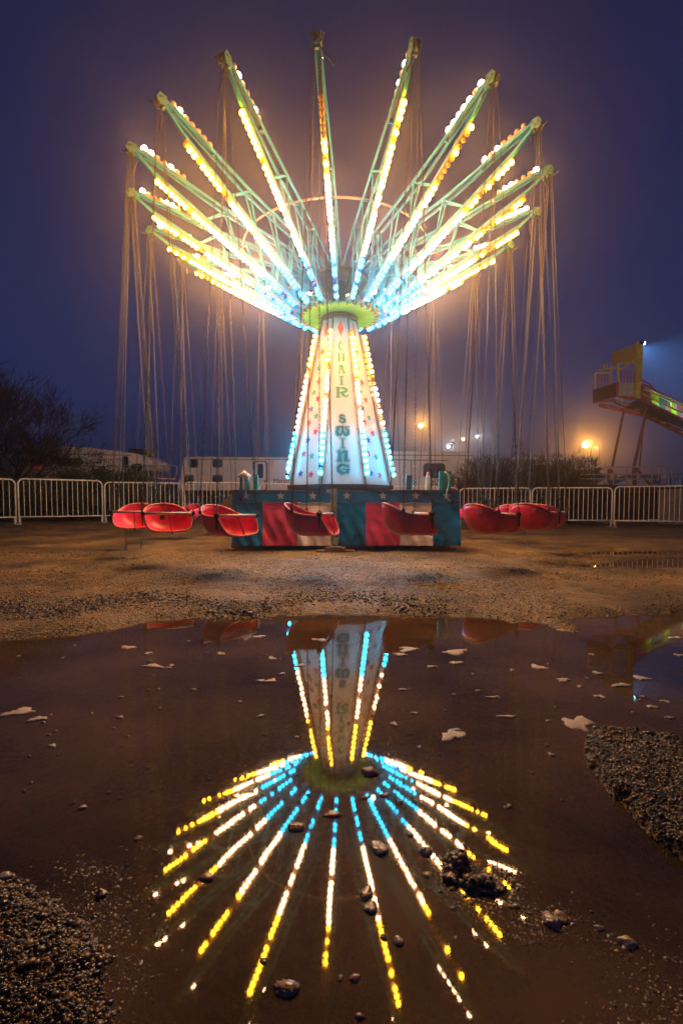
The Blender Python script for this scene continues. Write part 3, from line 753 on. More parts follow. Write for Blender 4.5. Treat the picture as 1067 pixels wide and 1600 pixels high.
fs = [(j*NRm+i, j*NRm+(i+1) % NRm, (j+1)*NRm+(i+1) % NRm, (j+1)*NRm+i) for j in range(NT) for i in range(NRm)]
ns = len(vs)
inner = []
mb.add(vs, fs, 0)
me = mb.mesh('seat_shell', RED, smooth=True)
_tmp = bpy.data.objects.new('tmp', me); COL.objects.link(_tmp)
md = _tmp.modifiers.new('s', 'SOLIDIFY'); md.thickness = .010; md.offset = 0
dg = bpy.context.evaluated_depsgraph_get(); SHELL_ME = bpy.data.meshes.new_from_object(_tmp.evaluated_get(dg)); SHELL_ME.name = 'seat_shell'
bpy.data.objects.remove(_tmp)
mb = MB(); mb.tube([tuple(p) for p in rimS]+[tuple(rimS[0]), ], .0105, 6, caps=False); RIM_ME = mb.mesh('seat_edge', REDRIM, smooth=True)
mb = MB(); mb.tube([(.175,-.285,.222),(.175,.285,.222)], .0150, 8)
BAR_ME = mb.mesh('lap_bar', GREYBAR, smooth=True)
mb = MB()
s = 1
mb.box((.172, .274, .222), (.045,.030,.040)); mb.box((.178, .269, .15), (.016,.010,.13)); mb.tube([(.15,.274,.235),(.175,.274,.262),(.20,.274,.235)], .006, 5)
BRK_ME = mb.mesh('chain_bracket', DARKST)
mb = MB(); mb.box((-.11, .252, .255), (.03,.018,.03)); mb.tube([(-.125,.252,.262),(-.11,.252,.285),(-.095,.252,.262)], .005, 5)
BRR_ME = mb.mesh('rear_bracket', DARKST)
mb = MB()
for i in range(9):
    u = i/9; vs_, fs_ = link_ring(0, 0, i % 2); p = Vector((.178+.085*u, .0+.02*u, .215-.20*u))
    mb.add([(v[0]*.8+p.x, v[1]*.8+p.y, v[2]*.8+p.z) for v in vs_], fs_)
mb.box((.275,.02,.006), (.016,.016,.035))
CRO_ME = mb.mesh('crotch_chain', CHAIN)
mb = MB(); mb.box((-.215,.02,.235), (.012,.055,.03), Matrix.Rotation(-.35, 3, 'Y')); mb.box((-.214,-.01,.165), (.012,.052,.05), Matrix.Rotation(-.2, 3, 'Y'))
STK_ME = mb.mesh('black_sticker', BLACKM)
# seat number painted on the outside of the shell
DIG = {'0': 'abcdef', '2': 'abged', '3': 'abgcd', '5': 'afgcd', '6': 'afgedc', '8': 'abcdefg', '9': 'abcdfg', '1': 'bc', '4': 'fgbc', '7': 'abc'}
SEG = {'a': ((0,1),(1,1)), 'b': ((1,1),(1,.5)), 'c': ((1,.5),(1,0)), 'd': ((0,0),(1,0)), 'e': ((0,0),(0,.5)), 'f': ((0,.5),(0,1)), 'g': ((0,.5),(1,.5))}
def number_mesh(txt):
    mb = MB()
    for i, ch in enumerate(txt):
        for sname in DIG[ch]:
            (x0, z0), (x1, z1) = SEG[sname]
            # on the outside of the seat back, read from the rider's right-hand side
            P = lambda x, z: Vector((-.232+.0-(z-.5)*.006+(i-.5)*.0, 0, 0))
            y0_, y1_ = [-.135+(i*.034)+xx*.020 for xx in (x0, x1)]
            def srf(y, z):
                zz = .235+z*.040
                # radius of the shell outside at that height
                k_ = (abs(y)/.25)**2.2
                return Vector((-.262+.115*k_+(.29-zz)*.10, y, zz))
            mb.tube([srf(y0_, z0), srf(y1_, z1)], .0032, 4)
    return mb.mesh('seat_number', mat('white_number_paint', (.65,.6,.55), .6))

YAW = {0:-9, 1:-5, 2:-3, -1:-14, -2:-22, -3:-20, 3:-4}
LAB = {
 0:'red tub seat with visible opening, before the banner left of its middle post',
 1:'red tub seat in profile hanging in front of the white banner stripe on the right',
 2:'red tub seat seen from behind just right of the banner, nearest on that side',
 3:'large red tub seat seen from behind with a loose chain hanging below it',
 4:'red tub seat behind the one with the loose chain, right end of the seats',
 5:'red tub seat whose tip shows past the other right-hand seats',
 6:'red tub seat farther back on the right, its back toward the barrier',
 7:'red tub seat partly hidden behind the right end of the banner',
 8:'red tub seat behind the deck on the right of the tower',
 9:'red tub seat hidden behind tower and deck, just right of centre',
 10:'red tub seat directly behind the tower at the back of the ride',
 -1:'red tub seat overlapping the left end of the striped banner',
 -2:'red tub seat with two black stickers inside, left of the banner',
 -3:'outermost left red tub seat facing forward, loose chains hanging below it',
 -4:'red tub seat behind the outermost left one, with pale worn top',
 -5:'red tub seat behind the stickered seat, its top edge showing',
 -6:'small red tub seat farther back between stickered seat and banner, turned right',
 -7:'red tub seat at the back left just beside the deck corner',
 -8:'red tub seat behind the deck on the left of the tower',
 -9:'red tub seat behind the tower, just left of its centre'}
ZSEAT = .392
for k in range(-9, 11):
    th, tip = TIPS[k]
    tw = Vector((DX, DY, 0))+tip
    yaw = th+R(YAW.get(k, -10+random.uniform(-8, 8)))
    zs_ = ZSEAT+random.uniform(-.012,.012)
    sh_ = {0:-.075, 1:-.06, -1:-.03}.get(k, 0.)
    ch = thing('swing_chair', LAB[k], 'swing chair', (tw.x+sh_*math.cos(th), tw.y+sh_*math.sin(th), zs_), yaw, 'red seats hanging from the swing ride')
    CS = .91; ch.scale = (CS, CS, CS)
    link('seat_shell', SHELL_ME, ch); link('seat_edge', RIM_ME, ch); link('lap_bar', BAR_ME, ch); 
    link('chain_bracket', BRK_ME, ch); link('chain_bracket', BRK_ME, ch, (0,-.548,0)); link('rear_bracket', BRR_ME, ch); link('rear_bracket', BRR_ME, ch, (0,-.504,0)); link('crotch_chain', CRO_ME, ch)
    if k == -2: link('black_sticker', STK_ME, ch)
    if k in (2, 3, 4, 6): link('seat_number', number_mesh({2:'88', 3:'5', 4:'6', 6:'38'}[k]), ch)
    if k in (-3, 3): 
        link('loose_chain', STRAP_ME, ch, (.02,.05,.002))
        if k == -3: link('loose_chain', STRAP_ME, ch, (.12,-.12,.002))
    H = (tw.z-.02-zs_)/CS; off_ = Matrix.Rotation(-yaw, 3, 'Z') @ Vector((-sh_*math.cos(th), -sh_*math.sin(th), 0))/CS
    for (bx_, by_, bz_) in ((.175,.274,.262),(.175,-.274,.262),(-.11,.252,.27),(-.11,-.252,.27)):
        rot = Matrix.Rotation(th-PI/2-yaw, 3, 'Z')
        top = rot @ Vector((0, .03*(1 if by_ > 0 else -1)*-1, 0)) if False else Vector((.03 if bx_ > 0 else -.03, .018 if by_ > 0 else -.018, 0))
        top = top+off_; top.z = H; bot = Vector((bx_, by_, bz_)); d = top-bot
        c = link('chain', CHAIN_ME, ch); q = d.to_track_quat('Z', 'X')
        c.matrix_local = Matrix.LocRotScale(bot, q, Vector((1, 1, d.length/CHL)))

# ================================================================== barriers
BARR = mat('pale_barrier_steel', (.86,.83,.77), .45, .0, var=.12, scale=12)
joints = [(-112,10.9),(28,12.1),(163,13.3),(288,14.1),(405,14.5),(510,14.7),(612,14.7),(716,14.6),(829,14.2),(957,13.7),(1096,13.0)]
BL = ['barrier panel cut by the left edge of the picture','barrier panel in front of the green hedge, left of the outermost seat','barrier panel behind the outermost left red seats','barrier panel just left of the ride deck, below the trailer windows','barrier panel behind the left half of the deck','barrier panel hidden behind the tower foot','barrier panel behind the drink bottle','barrier panel right of the deck, below the left half of the bare bushes','barrier panel behind the right-hand seats, below the right half of the bushes','barrier panel cut by the right edge, below the fun slide']
for i in range(len(joints)-1):
    (pa, da), (pb, db) = joints[i], joints[i+1]
    A = Vector(((pa-CX)/F*da, da, 0)); B = Vector(((pb-CX)/F*db, db, 0))
    d = (B-A); Lb = d.length; ang = math.atan2(d.y, d.x); z0 = gz(A.x, A.y); z1 = gz(B.x, B.y)
    bt = thing('crowd_barrier', 'white steel '+BL[i], 'barrier', (A.x, A.y, z0), ang, 'steel barriers round the ride')
    gap = .03; W = Lb-gap*2; sh = (z1-z0)/Lb; zz = lambda x: sh*x
    mb = MB(); Ht_, Hb_ = 1.12+.02*math.sin(i*2.3), .185; rc = .13; pts = []
    pts += [(gap,0,.05),(gap,0,Ht_-rc)]
    for q in range(1, 5): a = PI-q*PI/8; pts.append((gap+rc+rc*math.cos(a), 0, Ht_-rc+rc*math.sin(a)))
    for q in range(0, 5): a = PI/2-q*PI/8; pts.append((gap+W-rc+rc*math.cos(a), 0, Ht_-rc+rc*math.sin(a)))
    pts += [(gap+W,0,.05)]
    pts = [(x, y, z+zz(x)) for x, y, z in pts]
    mb.tube(pts, .0195, 8); mb.tube([(gap,0,Hb_+zz(gap)),(gap+W,0,Hb_+zz(gap+W))], .016, 8)
    mb.build('frame', BARR, bt, smooth=True)
    mb = MB(); nb = max(8, int(round(W/.122)))
    for j in range(1, nb):
        x = gap+W*j/nb; mb.tube([(x,0,Hb_+zz(x)),(x,0,Ht_+zz(x)-(.005 if rc < x-gap < W-rc else .05))], .0085, 5, caps=False)
    mb.build('infill', BARR, bt, smooth=True)
    for x in (gap+.02, gap+W-.02):
        mb = MB(); mb.box((x,0,.085+zz(x)), (.045,.03,.16)); mb.bar((x,-.28,.012+zz(x)), (x,.28,.012+zz(x)), .05, .012); mb.build('foot', GALV, bt)

# ================================================================== trailers and things behind
WHITE = mat('trailer_white_paint', (.88,.87,.88), .38, var=.06, scale=1.5, bump=.002, bscale=3)
GREYT = mat('grey_trailer_stripe', (.16,.155,.16), .5); GLASS = mat('dark_window_glass', (.018,.018,.02), .08, var=.2, spec=.8); GASK = mat('window_gasket', (.05,.045,.04), .6)
UNDER = mat('trailer_underbody', (.022,.02,.02), .8)
def round_rect(x0, z0, x1, z1, r, n=4):
    pts = []
    for cx_, cz, a0 in ((x1-r,z1-r,0),(x0+r,z1-r,90),(x0+r,z0+r,180),(x1-r,z0+r,270)):
        for i in range(n+1):
            a = R(a0+90*i/n); pts.append((cx_+r*math.cos(a), cz+r*math.sin(a)))
    return pts
def on_side(parent, name, pts2, y, th_, m):
    mb = MB(); mb.prism([(p[0], y, p[1]) for p in pts2][::-1], (0, -th_, 0)); return mb.build(name, m, parent)
def text_part(parent, s, size, loc, m, name='lettering', italic=0):
    cu = bpy.data.curves.new('txt', 'FONT'); cu.body = s; cu.size = size; cu.shear = italic; cu.extrude = .002
    o = bpy.data.objects.new('txt', cu); COL.objects.link(o); dg = bpy.context.evaluated_depsgraph_get()
    me = bpy.data.meshes.new_from_object(o.evaluated_get(dg)); me.name = name; me.materials.clear(); me.materials.append(m)
    bpy.data.objects.remove(o)
    return link(name, me, parent, loc, (PI/2, 0, 0))
def XZ(px, py, Y): p = pt(px, py, Y); return (p.x, p.z)
def trailer(label, Y, outline, depth, windows, stripes=(), door=None, texts=(), extra=None):
    xs = [pt(a, b2, Y) for a, b2 in outline]; cx_ = sum(p.x for p in xs)/len(xs)
    t_ = thing('travel_trailer', label, 'travel trailer', (cx_, Y, gz(cx_, Y)), 0); z0 = gz(cx_, Y)
    loc = lambda p: (p[0]-cx_, p[1]-z0)
    mb = MB(); mb.prism([(p.x-cx_, 0, p.z-z0) for p in xs], (0, depth, 0)); mb.build('body', WHITE, t_)
    xmin = min(p.x for p in xs)-cx_; xmax = max(p.x for p in xs)-cx_
    mb = MB(); zlo = min(p.z for p in xs)-z0
    mb.box(((xmin+xmax)/2, depth/2, zlo-.10), ((xmax-xmin)*.94, depth*.8, .2)); 
    for q in (-.55, .55): mb.lathe([(.14,-.1),(.33,-.1),(.36,-.05),(.36,.05),(.33,.1),(.14,.1)], c=((xmin+xmax)/2+q, .22, .36), n=20, axis=Matrix.Rotation(PI/2, 3, 'X'))
    mb.build('undercarriage', UNDER, t_)
    for (x0, y0, x1, y1) in windows:
        a = loc(XZ(x0, y1, Y)); b2 = loc(XZ(x1, y0, Y)); r_ = min(.12, (b2[0]-a[0])*.2)
        f = on_side(t_, 'window', round_rect(a[0]-.03, a[1]-.03, b2[0]+.03, b2[1]+.03, r_+.02), -.002, .02, GASK)
        on_side(f, 'pane', round_rect(a[0], a[1], b2[0], b2[1], r_), -.0225, .006, GLASS)
    for (x0, y0, x1, y1) in stripes:
        a = loc(XZ(x0, y0, Y)); b2 = loc(XZ(x1, y1, Y)); mb = MB(); mb.bar((a[0], -.008, a[1]), (b2[0], -.008, b2[1]), .012, .03); mb.build('trim_strip', GREYT, t_)
    if door:
        x0, y0, x1, y1 = door; a = loc(XZ(x0, y1, Y)); b2 = loc(XZ(x1, y0, Y))
        d = on_side(t_, 'door', round_rect(a[0]-.03, a[1]-.03, b2[0]+.03, b2[1]+.03, .16), -.002, .012, GASK)
        on_side(d, 'door_leaf', round_rect(a[0]+.02, a[1]+.02, b2[0]-.02, b2[1]-.02, .13), -.0145, .012, WHITE)
        ma, mb2 = (a[0]*.72+b2[0]*.28, a[1]+(b2[1]-a[1])*.42), (a[0]*.28+b2[0]*.72, a[1]+(b2[1]-a[1])*.92)
        on_side(d, 'pane', round_rect(ma[0], ma[1], mb2[0], mb2[1], .08), -.028, .012, GLASS)
    for s, px, py, size, it, m in texts:
        p = loc(XZ(px, py, Y)); text_part(t_, s, size, (p[0], -.006, p[1]), m, italic=it)
    if extra: extra(t_, loc, Y)
    return t_
TXT = mat('dark_decal', (.06,.055,.06), .5)
def ex_mid(t_, loc, Y):
    a = loc(XZ(425.5, 723, Y)); mb = MB(); mb.lathe([(.085,0),(.085,.02),(.06,.03)], c=(a[0], -.0, a[1]), n=18, axis=Matrix.Rotation(PI/2, 3, 'X')); mb.build('porch_lamp', mat('porch_lamp_lens', (.75,.72,.65), .3), t_, smooth=True)
    a = loc(XZ(414, 752, Y)); mb = MB(); mb.box((a[0], -.04, a[1]), (.06,.04,.08)); mb.build('door_handle', DARKST, t_)
trailer('pale travel trailer with four small windows and a door behind the left chains', 20,
    [(281,766),(279,757),(288,716),(292,714),(565,715),(566,766)], 2.4,
    [(296.5,718.5,309,729.5),(333.5,718.5,346.5,729.5),(290,743,302,754.5),(333.5,743,346.5,754.5)],
    stripes=[(290,717.5,565,718.2)], door=(397.5,721,417,766), texts=[('Marathon',427,754.5,.26,0,TXT)], extra=ex_mid)
def ex_r(t_, loc, Y):
    for (x0,y0,x1,y1) in ((612,719,736,719),(603,728,688,728)):
        pass
trailer('grey travel trailer with one wide dark window, behind the drink bottle', 19,
    [(606,766),(606,710),(609,705),(722,706),(734,709),(740,716),(742,766)], 2.4,
    [(662,725,694,746)], stripes=[(609,711,738,712),(642,719,642,764),(610,718.5,700,719.5)], extra=ex_r)
def ex_left(t_, loc, Y):
    a = loc(XZ(96, 711, Y)); 
    mb = MB(); p = loc(XZ(63, 696, Y)); mb.tube([(p[0],.6,p[1]-.02),(p[0],.6,p[1]+.52)], .02, 6); mb.bar((p[0]-.28,.6,p[1]+.5),(p[0]+.22,.6,p[1]+.5), .03, .03); mb.build('roof_aerial', GALV, t_)
    p = loc(XZ(200, 703, Y)); mb = MB(); mb.box((p[0]+.2,.8,p[1]-.02), (.75,.7,.24)); mb.build('roof_vent', DARKST, t_)
    p = loc(XZ(55, 730, Y)); q = loc(XZ(63, 731, Y))
    for w in (p, q):
        mb = MB(); mb.box((w[0], -.03, w[1]), (.10,.02,.07)); mb.build('red_reflection', emit('red_reflection_glow', (1,.03,.01), .35), t_)  # red window reflections imitated by small glowing boxes, not lamps
trailer('long white fifth-wheel trailer with sloping roof behind the bare tree and hedge', 18,
    [(-110,768),(-110,697),(40,694.5),(90,696),(150,700.5),(215,709),(226,716),(229,727),(226,733),(205,735),(200,768)], 2.5,
    [(49,704,67,724),(91,717,129,727),(-40,710,0,728),(193,714,200,730),(206,726,222,733)], stripes=[(88,709.5,206,711.5),(-80,727,80,727),(130,728,190,730)],
    texts=[('S',151,724,.36,.25,TXT),('PRINTER',156,724,.26,.25,TXT)], extra=ex_left)
trailer('pale trailer end with a rounded roof corner behind the right of the bushes', 24,
    [(800,768),(800,714),(918,714),(925,716),(928,722),(928,768)], 2.5, [(838,727,856,745)], stripes=[(802,720,926,721)])

# low railing and pale goods between the trailers
mb = MB(); Y = 16.5
def rail(mb, pts, Y, r=.02): mb.tube([tuple(pt(x, y, Y)) for x, y in pts], r, 5)
rail(mb, [(168,727),(272,728),(278,731),(276,740),(270,752)], Y); rail(mb, [(170,748),(276,748)], Y, .03)
for x in (180,205,230,255): rail(mb, [(x,727),(x,768)], Y, .014)
w = MB()
tag(mb.build('steel_handrail', GALV, smooth=True), 'thin steel handrail between the two left trailers', 'handrail')

# ---- bare trees and bushes
BARK = mat('dark_bark', (.028,.020,.018), .85, var=.35, scale=12)
BARKG = mat('grey_brown_twigs', (.030,.022,.016), .85, var=.35, scale=12)
def grow(mb, p, d, L_, r, depth, rn, spread=.55, n_child=(2, 4), seg=3, up=.12, bendy=.16):
    pts = [p.copy()]; rs = [r]; q = p.copy(); dd = d.copy()
    for i in range(seg):
        dd = (dd+Vector((rn.gauss(0, bendy), rn.gauss(0, bendy), rn.gauss(0, bendy)+up*.4))).normalized()
        q = q+dd*(L_/seg); pts.append(q.copy()); rs.append(r*(1-.45*(i+1)/seg))
    mb.tube(pts, rs, 5 if depth > 3 else 3, caps=False)
    if depth <= 0: return
    for i in range(rn.randint(*n_child)):
        u = rn.uniform(.35, 1); idx = min(seg, max(1, int(round(u*seg)))); s = pts[idx]
        ax_ = Vector((rn.gauss(0,1), rn.gauss(0,1), rn.gauss(0,1))).normalized()
        nd = (dd+ax_*spread*rn.uniform(.7,1.5)+Vector((0,0,up))).normalized()
        grow(mb, s, nd, L_*rn.uniform(.62,.86), max(.0062, rs[idx]*rn.uniform(.5,.75)), depth-1, rn, spread, n_child, seg, up, bendy)
def bare_tree(name, label, cat, loc, h, lean, depth, seed, m, r=.09, stems=1, group=None, spread=.55, n_child=(2,4), up=.12, first=.36):
    rn = random.Random(seed); t_ = thing(name, label, cat, loc, 0, group)
    tr = MB(); cr_ = MB()
    for s in range(stems):
        a = rn.uniform(0, 2*PI); base = Vector((rn.uniform(-.12,.12), rn.uniform(-.12,.12), -.06))*(1 if stems > 1 else 0)
        d = Vector((math.cos(a)*.45*(stems > 1)+lean[0], math.sin(a)*.4*(stems > 1)+lean[1], 1)).normalized()
        L_ = h*first; pts = [base]; dd = d.copy(); q = base.copy()
        for i in range(4):
            dd = (dd+Vector((rn.gauss(0,.07), rn.gauss(0,.07), 0))).normalized(); q = q+dd*L_/4; pts.append(q.copy())
        tr.tube(pts, [r*(1-.12*i) for i in range(5)], 7, caps=False)
        for i in range(5 if stems == 1 else 3):
            st = pts[rn.randint(2, 4)] if i else pts[4]
            ax_ = Vector((rn.gauss(0,1), rn.gauss(0,1), rn.uniform(-.2,.6))).normalized()
            grow(cr_, st, (dd*.7+ax_*.8).normalized(), h*.26, r*.5, depth, rn, spread, n_child, up=up)
    tr.build('trunk', m, t_, smooth=True); cr_.build('crown', m, t_); return t_
def gp(px, Y): x = (px-CX)/F*Y; return (x, Y, gz(x, Y))
bare_tree('bare_tree', 'large dark leafless tree at the left edge in front of the white trailer', 'tree', gp(8, 15.2), 4.9, (.05,0), 6, 3, BARK, .10, stems=3, spread=.50, n_child=(2,4), up=.10, first=.30)
bare_tree('bare_tree', 'leafless tree cut by the left picture edge behind the barrier', 'tree', gp(-70, 15.8), 5.0, (.15,0), 5, 8, BARK, .10, stems=2, spread=.6, up=.10)
for i, (px, Y, h, st, sd_, lb) in enumerate(((742,15.6,1.9,5,21,'leafless bush at the left end of the bush row right of the deck'),(790,15.9,2.25,6,22,'tallest leafless bush, behind the middle right-hand swing seats'),(838,15.7,2.0,6,23,'leafless bush behind the chains of the outermost right seats'),(884,15.9,1.95,5,24,'leafless bush in front of the rounded trailer end'),(765,17,2.1,5,25,'leafless bush behind the gap between the two left bushes of the row'),(862,17,2.0,5,26,'leafless bush farther back between the two right bushes of the row'))):
    bare_tree('bare_bush', lb, 'bush', gp(px, Y), h*1.28, (0,0), 5, sd_, BARKG, .032, stems=st, group='leafless bushes behind the barriers', spread=.62, n_child=(2,3), up=.10, first=.32)

# ---- evergreen hedge plants on the left: trunk and a crown of many small sprays
def leafy(name, label, loc, w, dpt, h, n, seed, m, m2, group):
    rn = np.random.default_rng(seed); t_ = thing(name, label, 'shrub', loc, 0, group)
    tr = MB()
    for i in range(6): a = rn.uniform(0, 2*PI); tr.tube([(0,0,-.05),(math.cos(a)*w*.2,math.sin(a)*dpt*.2,h*.35),(math.cos(a)*w*.36,math.sin(a)*dpt*.36,h*.7)], [.03,.02,.008], 5)
    tr.build('stem', BARK, t_)
    ncl = 70; cc = rn.normal(size=(ncl, 3)); cc /= np.linalg.norm(cc, axis=1)[:,None]; rad = rn.uniform(.25, 1, (ncl,1))**.5
    cc = cc*rad*np.array([w/2, dpt/2, h/2]); cc[:,2] += h*.50; cc[:,2] *= (1+.25*np.sin(cc[:,0]*3+seed)); cc[:,2] = np.maximum(cc[:,2], .05)
    ids = rn.integers(0, ncl, n); P = cc[ids]+rn.normal(size=(n,3))*np.array([.10,.10,.10])*(.8+.8*rn.random((n,1)))
    dirs = rn.normal(size=(n,3))+np.array([0,0,.5])+(P-np.array([0,0,h*.4]))*.9; dirs /= np.linalg.norm(dirs, axis=1)[:,None]
    sidev = np.cross(dirs, rn.normal(size=(n,3))); sidev /= np.linalg.norm(sidev, axis=1)[:,None]
    Ln = rn.uniform(.05,.12,(n,1)); Wd = Ln*.16
    a = P-sidev*Wd; b2 = P+sidev*Wd; c = P+dirs*Ln*.6+sidev*Wd*1.1; d = P+dirs*Ln
    V_ = np.stack([a, b2, c, d], 1).reshape(-1, 3); F_ = np.arange(4*n).reshape(n, 4)
    me = np_mesh('crown', V_, F_, [m, m2], (ids % 2)); link('crown', me, t_); return t_
JU = mat('juniper_green', (.045,.075,.018), .7, var=.4, scale=3); JU2 = mat('juniper_dark_green', (.022,.042,.014), .75, var=.4, scale=3)
hp_ = [(-30,14.2,2.0,1.25),(40,14.8,1.9,1.2),(82,15.0,1.4,1.45),(108,15.2,1.5,1.85),(146,15.3,1.4,1.62),(182,15.6,1.7,1.50),(222,15.9,1.6,1.35),(12,13.9,1.5,1.05),(128,14.7,1.5,1.15),(62,14.2,1.4,1.0),(195,15.0,1.5,1.05),(250,15.8,1.3,.8)]
HL = ['cut by the left picture edge','under the bare tree trunk','between the bare tree and the peaked shrub','with the tallest peak, before the trailer window','just right of the tallest peak','below the lettering on the white trailer','under the trailer nose','low by the barrier at the far left','low by the barrier under the tallest shrub','low by the barrier joint on the left','low by the barrier behind the outermost seat','low at the right end of the hedge']
for i, (px, Y, w, h) in enumerate(hp_): leafy('juniper_shrub', 'dark green evergreen shrub '+HL[i], gp(px, Y), w, 1.1, h, 5200, 40+i, JU, JU2, 'evergreen shrubs behind the left barriers')

# ================================================================== fun slide at the right
Ys = 17.0
RUSTR = mat('red_oxide_frame', (.48,.12,.08), .55, var=.3, scale=8); YEL = mat('yellow_slide_paint', (.72,.60,.06), .45, var=.15); GREYP = mat('pale_grey_panel', (.55,.62,.58), .5); BRN = mat('brown_panel', (.10,.04,.03), .6)
PUR = mat('magenta_panel', (.55,.10,.24), .5); GRN = mat('green_panel', (.06,.34,.10), .5); LIM = mat('acid_yellow_edge', (.60,.68,.06), .5); BLU = mat('blue_panel', (.07,.07,.25), .5); OCH = mat('ochre_sheet', (.62,.44,.08), .6, var=.1)
q0 = pt(965, 760, Ys); slide = thing('fun_slide', 'tall fun slide with yellow framed platform and coloured sides at the right edge', 'carnival ride', (q0.x, Ys, gz(q0.x, Ys)))
so = Vector(slide.location)
def S(px, py, dy=0.): return pt(px, py, Ys+dy)-so
DB = 1.9       # the back side of the platform is that much farther away
# back sheet
mb = MB(); mb.prism([S(954,551,DB),S(999,534,0),S(999,561,0),S(954,572,DB)], (.03,.0,0)); mb.build('wind_sheet', OCH, slide)
mb = MB(); mb.bar(S(999.5,534), S(994,623), .16, .16); mb.build('yellow_post', YEL, slide)
mb = MB()
for a, b2 in (((929,583),(929,612)),((929,583),(954,582)),((954,573),(954,600)),((965,567),(966,600)),((965,568),(994,566)),((965,579),(994,561)),((936,578),(966,574)),((938,572),(938,578)),((943,570),(943,577)),((948,568),(948,577))):
    mb.tube([S(*a, dy=DB*.4 if a[0] < 960 else 0), S(*b2, dy=DB*.4 if b2[0] < 960 else 0)], .032, 6)
mb.build('yellow_railing', YEL, slide)
mb = MB()
for x in (934,939,944,949): mb.tube([S(x,584,DB*.4), S(x,607,DB*.4)], .016, 5)
mb.tube([S(930,592,DB*.4), S(952,589,DB*.4)], .018, 5); mb.build('balustrade', RUSTR, slide); mb = MB()
for x in (970,975,980,985,990): mb.tube([S(x,578), S(x,598)], .016, 5)
mb.tube([S(966,590), S(992,590)], .014, 5)
mb.build('balustrade', RUSTR, slide)
mb = MB(); mb.prism([S(926,609,DB*.4),S(964,597,0),S(963,619,0),S(926,630,DB*.4)], (0,.03,0)); mb.build('dark_side_panel', BRN, slide)
mb = MB(); mb.prism([S(966,598),S(990,598),S(991,618),S(965,618)], (0,.03,0)); mb.build('grey_side_panel', GREYP, slide)
mb = MB(); mb.bar(S(963,621), S(995,622), .10, .10); mb.bar(S(930,628,DB*.4), S(968,624,0), .08,.08); mb.bar(S(964,597), S(964,620), .06,.06); mb.bar(S(936,633,DB*.6), S(1000,647,0), .10, .14); mb.bar(S(960,625,1.2), S(1075,682,1.2), .10,.16)
mb.bar(S(997,622), S(1110,678), .07, .07); mb.bar(S(1003,600), S(1110,654), .05,.05)
for u in range(8):
    mb.bar(S(962+u*14, 627+u*6.6, 1.2), S(970+u*14, 626+u*7,.0), .05, .05)
mb.build('steel_frame', RUSTR, slide)
mb = MB(); mb.prism([S(995,624,.0),S(1110,679,.0),S(1110,684,1.2),S(975,634,1.2)], (0,0,-.04)); mb.build('slide_bed', BRN, slide)
cols_ = [PUR, YEL, BLU, PUR, YEL, GRN, PUR, BLU, YEL]
u0 = 0
for i, (xa, xb, m) in enumerate(((998,1006,PUR),(1006,1018,PUR),(1018,1031,YEL),(1031,1042,BLU),(1042,1050,PUR),(1050,1058,YEL),(1058,1066,PUR),(1066,1080,PUR),(1080,1100,YEL))):
    yt = lambda x: 600+(x-1000)*.49; yb = lambda x: 621+(x-1000)*.50
    sk = 3*math.sin(i*1.7)
    mb = MB(); mb.prism([S(xa,yb(xa)),S(xb+sk,yb(xb+sk)),S(xb-sk,yt(xb-sk)),S(xa,yt(xa))], (0,.003,0)); 
    mb.build('side_panel', m, slide, loc=(0,.06+.004*i,0))
mb = MB(); mb.bar(S(1004,607,-.05), S(1110,655,-.05), .03, .05); mb.bar(S(1002,615,-.05), S(1110,667,-.05), .03, .05); mb.build('lit_edge_tube', LIM, slide)
mb = MB(); mb.tube([S(998,592), S(1007,596), S(1017,602), S(1023,610)], .025, 6); mb.tube([S(1005,595), S(1003,602)], .02, 5); mb.tube([S(1016,602), S(1014,607)], .02, 5); mb.build('handrail', RUSTR, slide)
mb = MB(); mb.bar(S(975,638,.4), S(956,729,.2), .06, .06); mb.bar(S(1011,633), S(990,728), .075, .075); mb.bar(S(1006,650,1.0), S(998,733,1.0), .04,.04)
mb.bar(S(990,728), S(991,760), .10,.10); mb.bar(S(990,728), S(1015,757), .07,.07); mb.bar(S(952,733,.2), S(966,752,.2), .07,.07); mb.bar(S(951,733,.2), S(950,752,.2), .07,.07); mb.build('support_leg', mat('dark_oxide_leg', (.24,.08,.06), .55, var=.3), slide)
mb = MB(); mb.bar(S(962,622,-.04), S(972,626,-.04), .10, .10); mb.build('under_lamp', mat('pale_tube_lamp', (.6,.6,.65), .3), slide)
# trailer bed with railings and tarps under the slide
bed = thing('slide_trailer', 'low trailer bed with handrails and blue-lit folded parts under the fun slide', 'trailer', (q0.x, 15.4, gz(q0.x, 15.4)))
bo = Vector(bed.location)
def Bq(px, py, dy=0.): return pt(px, py, 15.4+dy)-bo
mb = MB(); a = Bq(905,757); b2 = Bq(1130,762); mb.box(((a.x+b2.x)/2, .9, a.z-.12), (b2.x-a.x, 1.8, .20)); mb.box(((a.x+b2.x)/2, 1.0, a.z/2-.05), (b2.x-a.x-.3, 1.2, a.z*.9-.25)); mb.build('bed', UNDER, bed)
mb = MB()
mb.tube([Bq(915,730), Bq(1043,729), Bq(1048,731), Bq(1050,735), Bq(1048,743), Bq(1046,748)], .025, 6)
mb.tube([Bq(905,741), Bq(1085,741)], .018, 5); mb.tube([Bq(905,748), Bq(1085,749)], .016, 5)
for x in (958,978,1018,1039): mb.tube([Bq(x,730), Bq(x,758)], .02, 6)
mb.tube([Bq(1022,730), Bq(1028,732), Bq(1029,737), Bq(1027,752)], .02, 6)
mb.build('handrail', GALV, bed, smooth=True)
BTP = mat('blue_lit_parts', (.06,.18,.42), .5, var=.3)  # blue light falling on the folded parts is put into this base colour
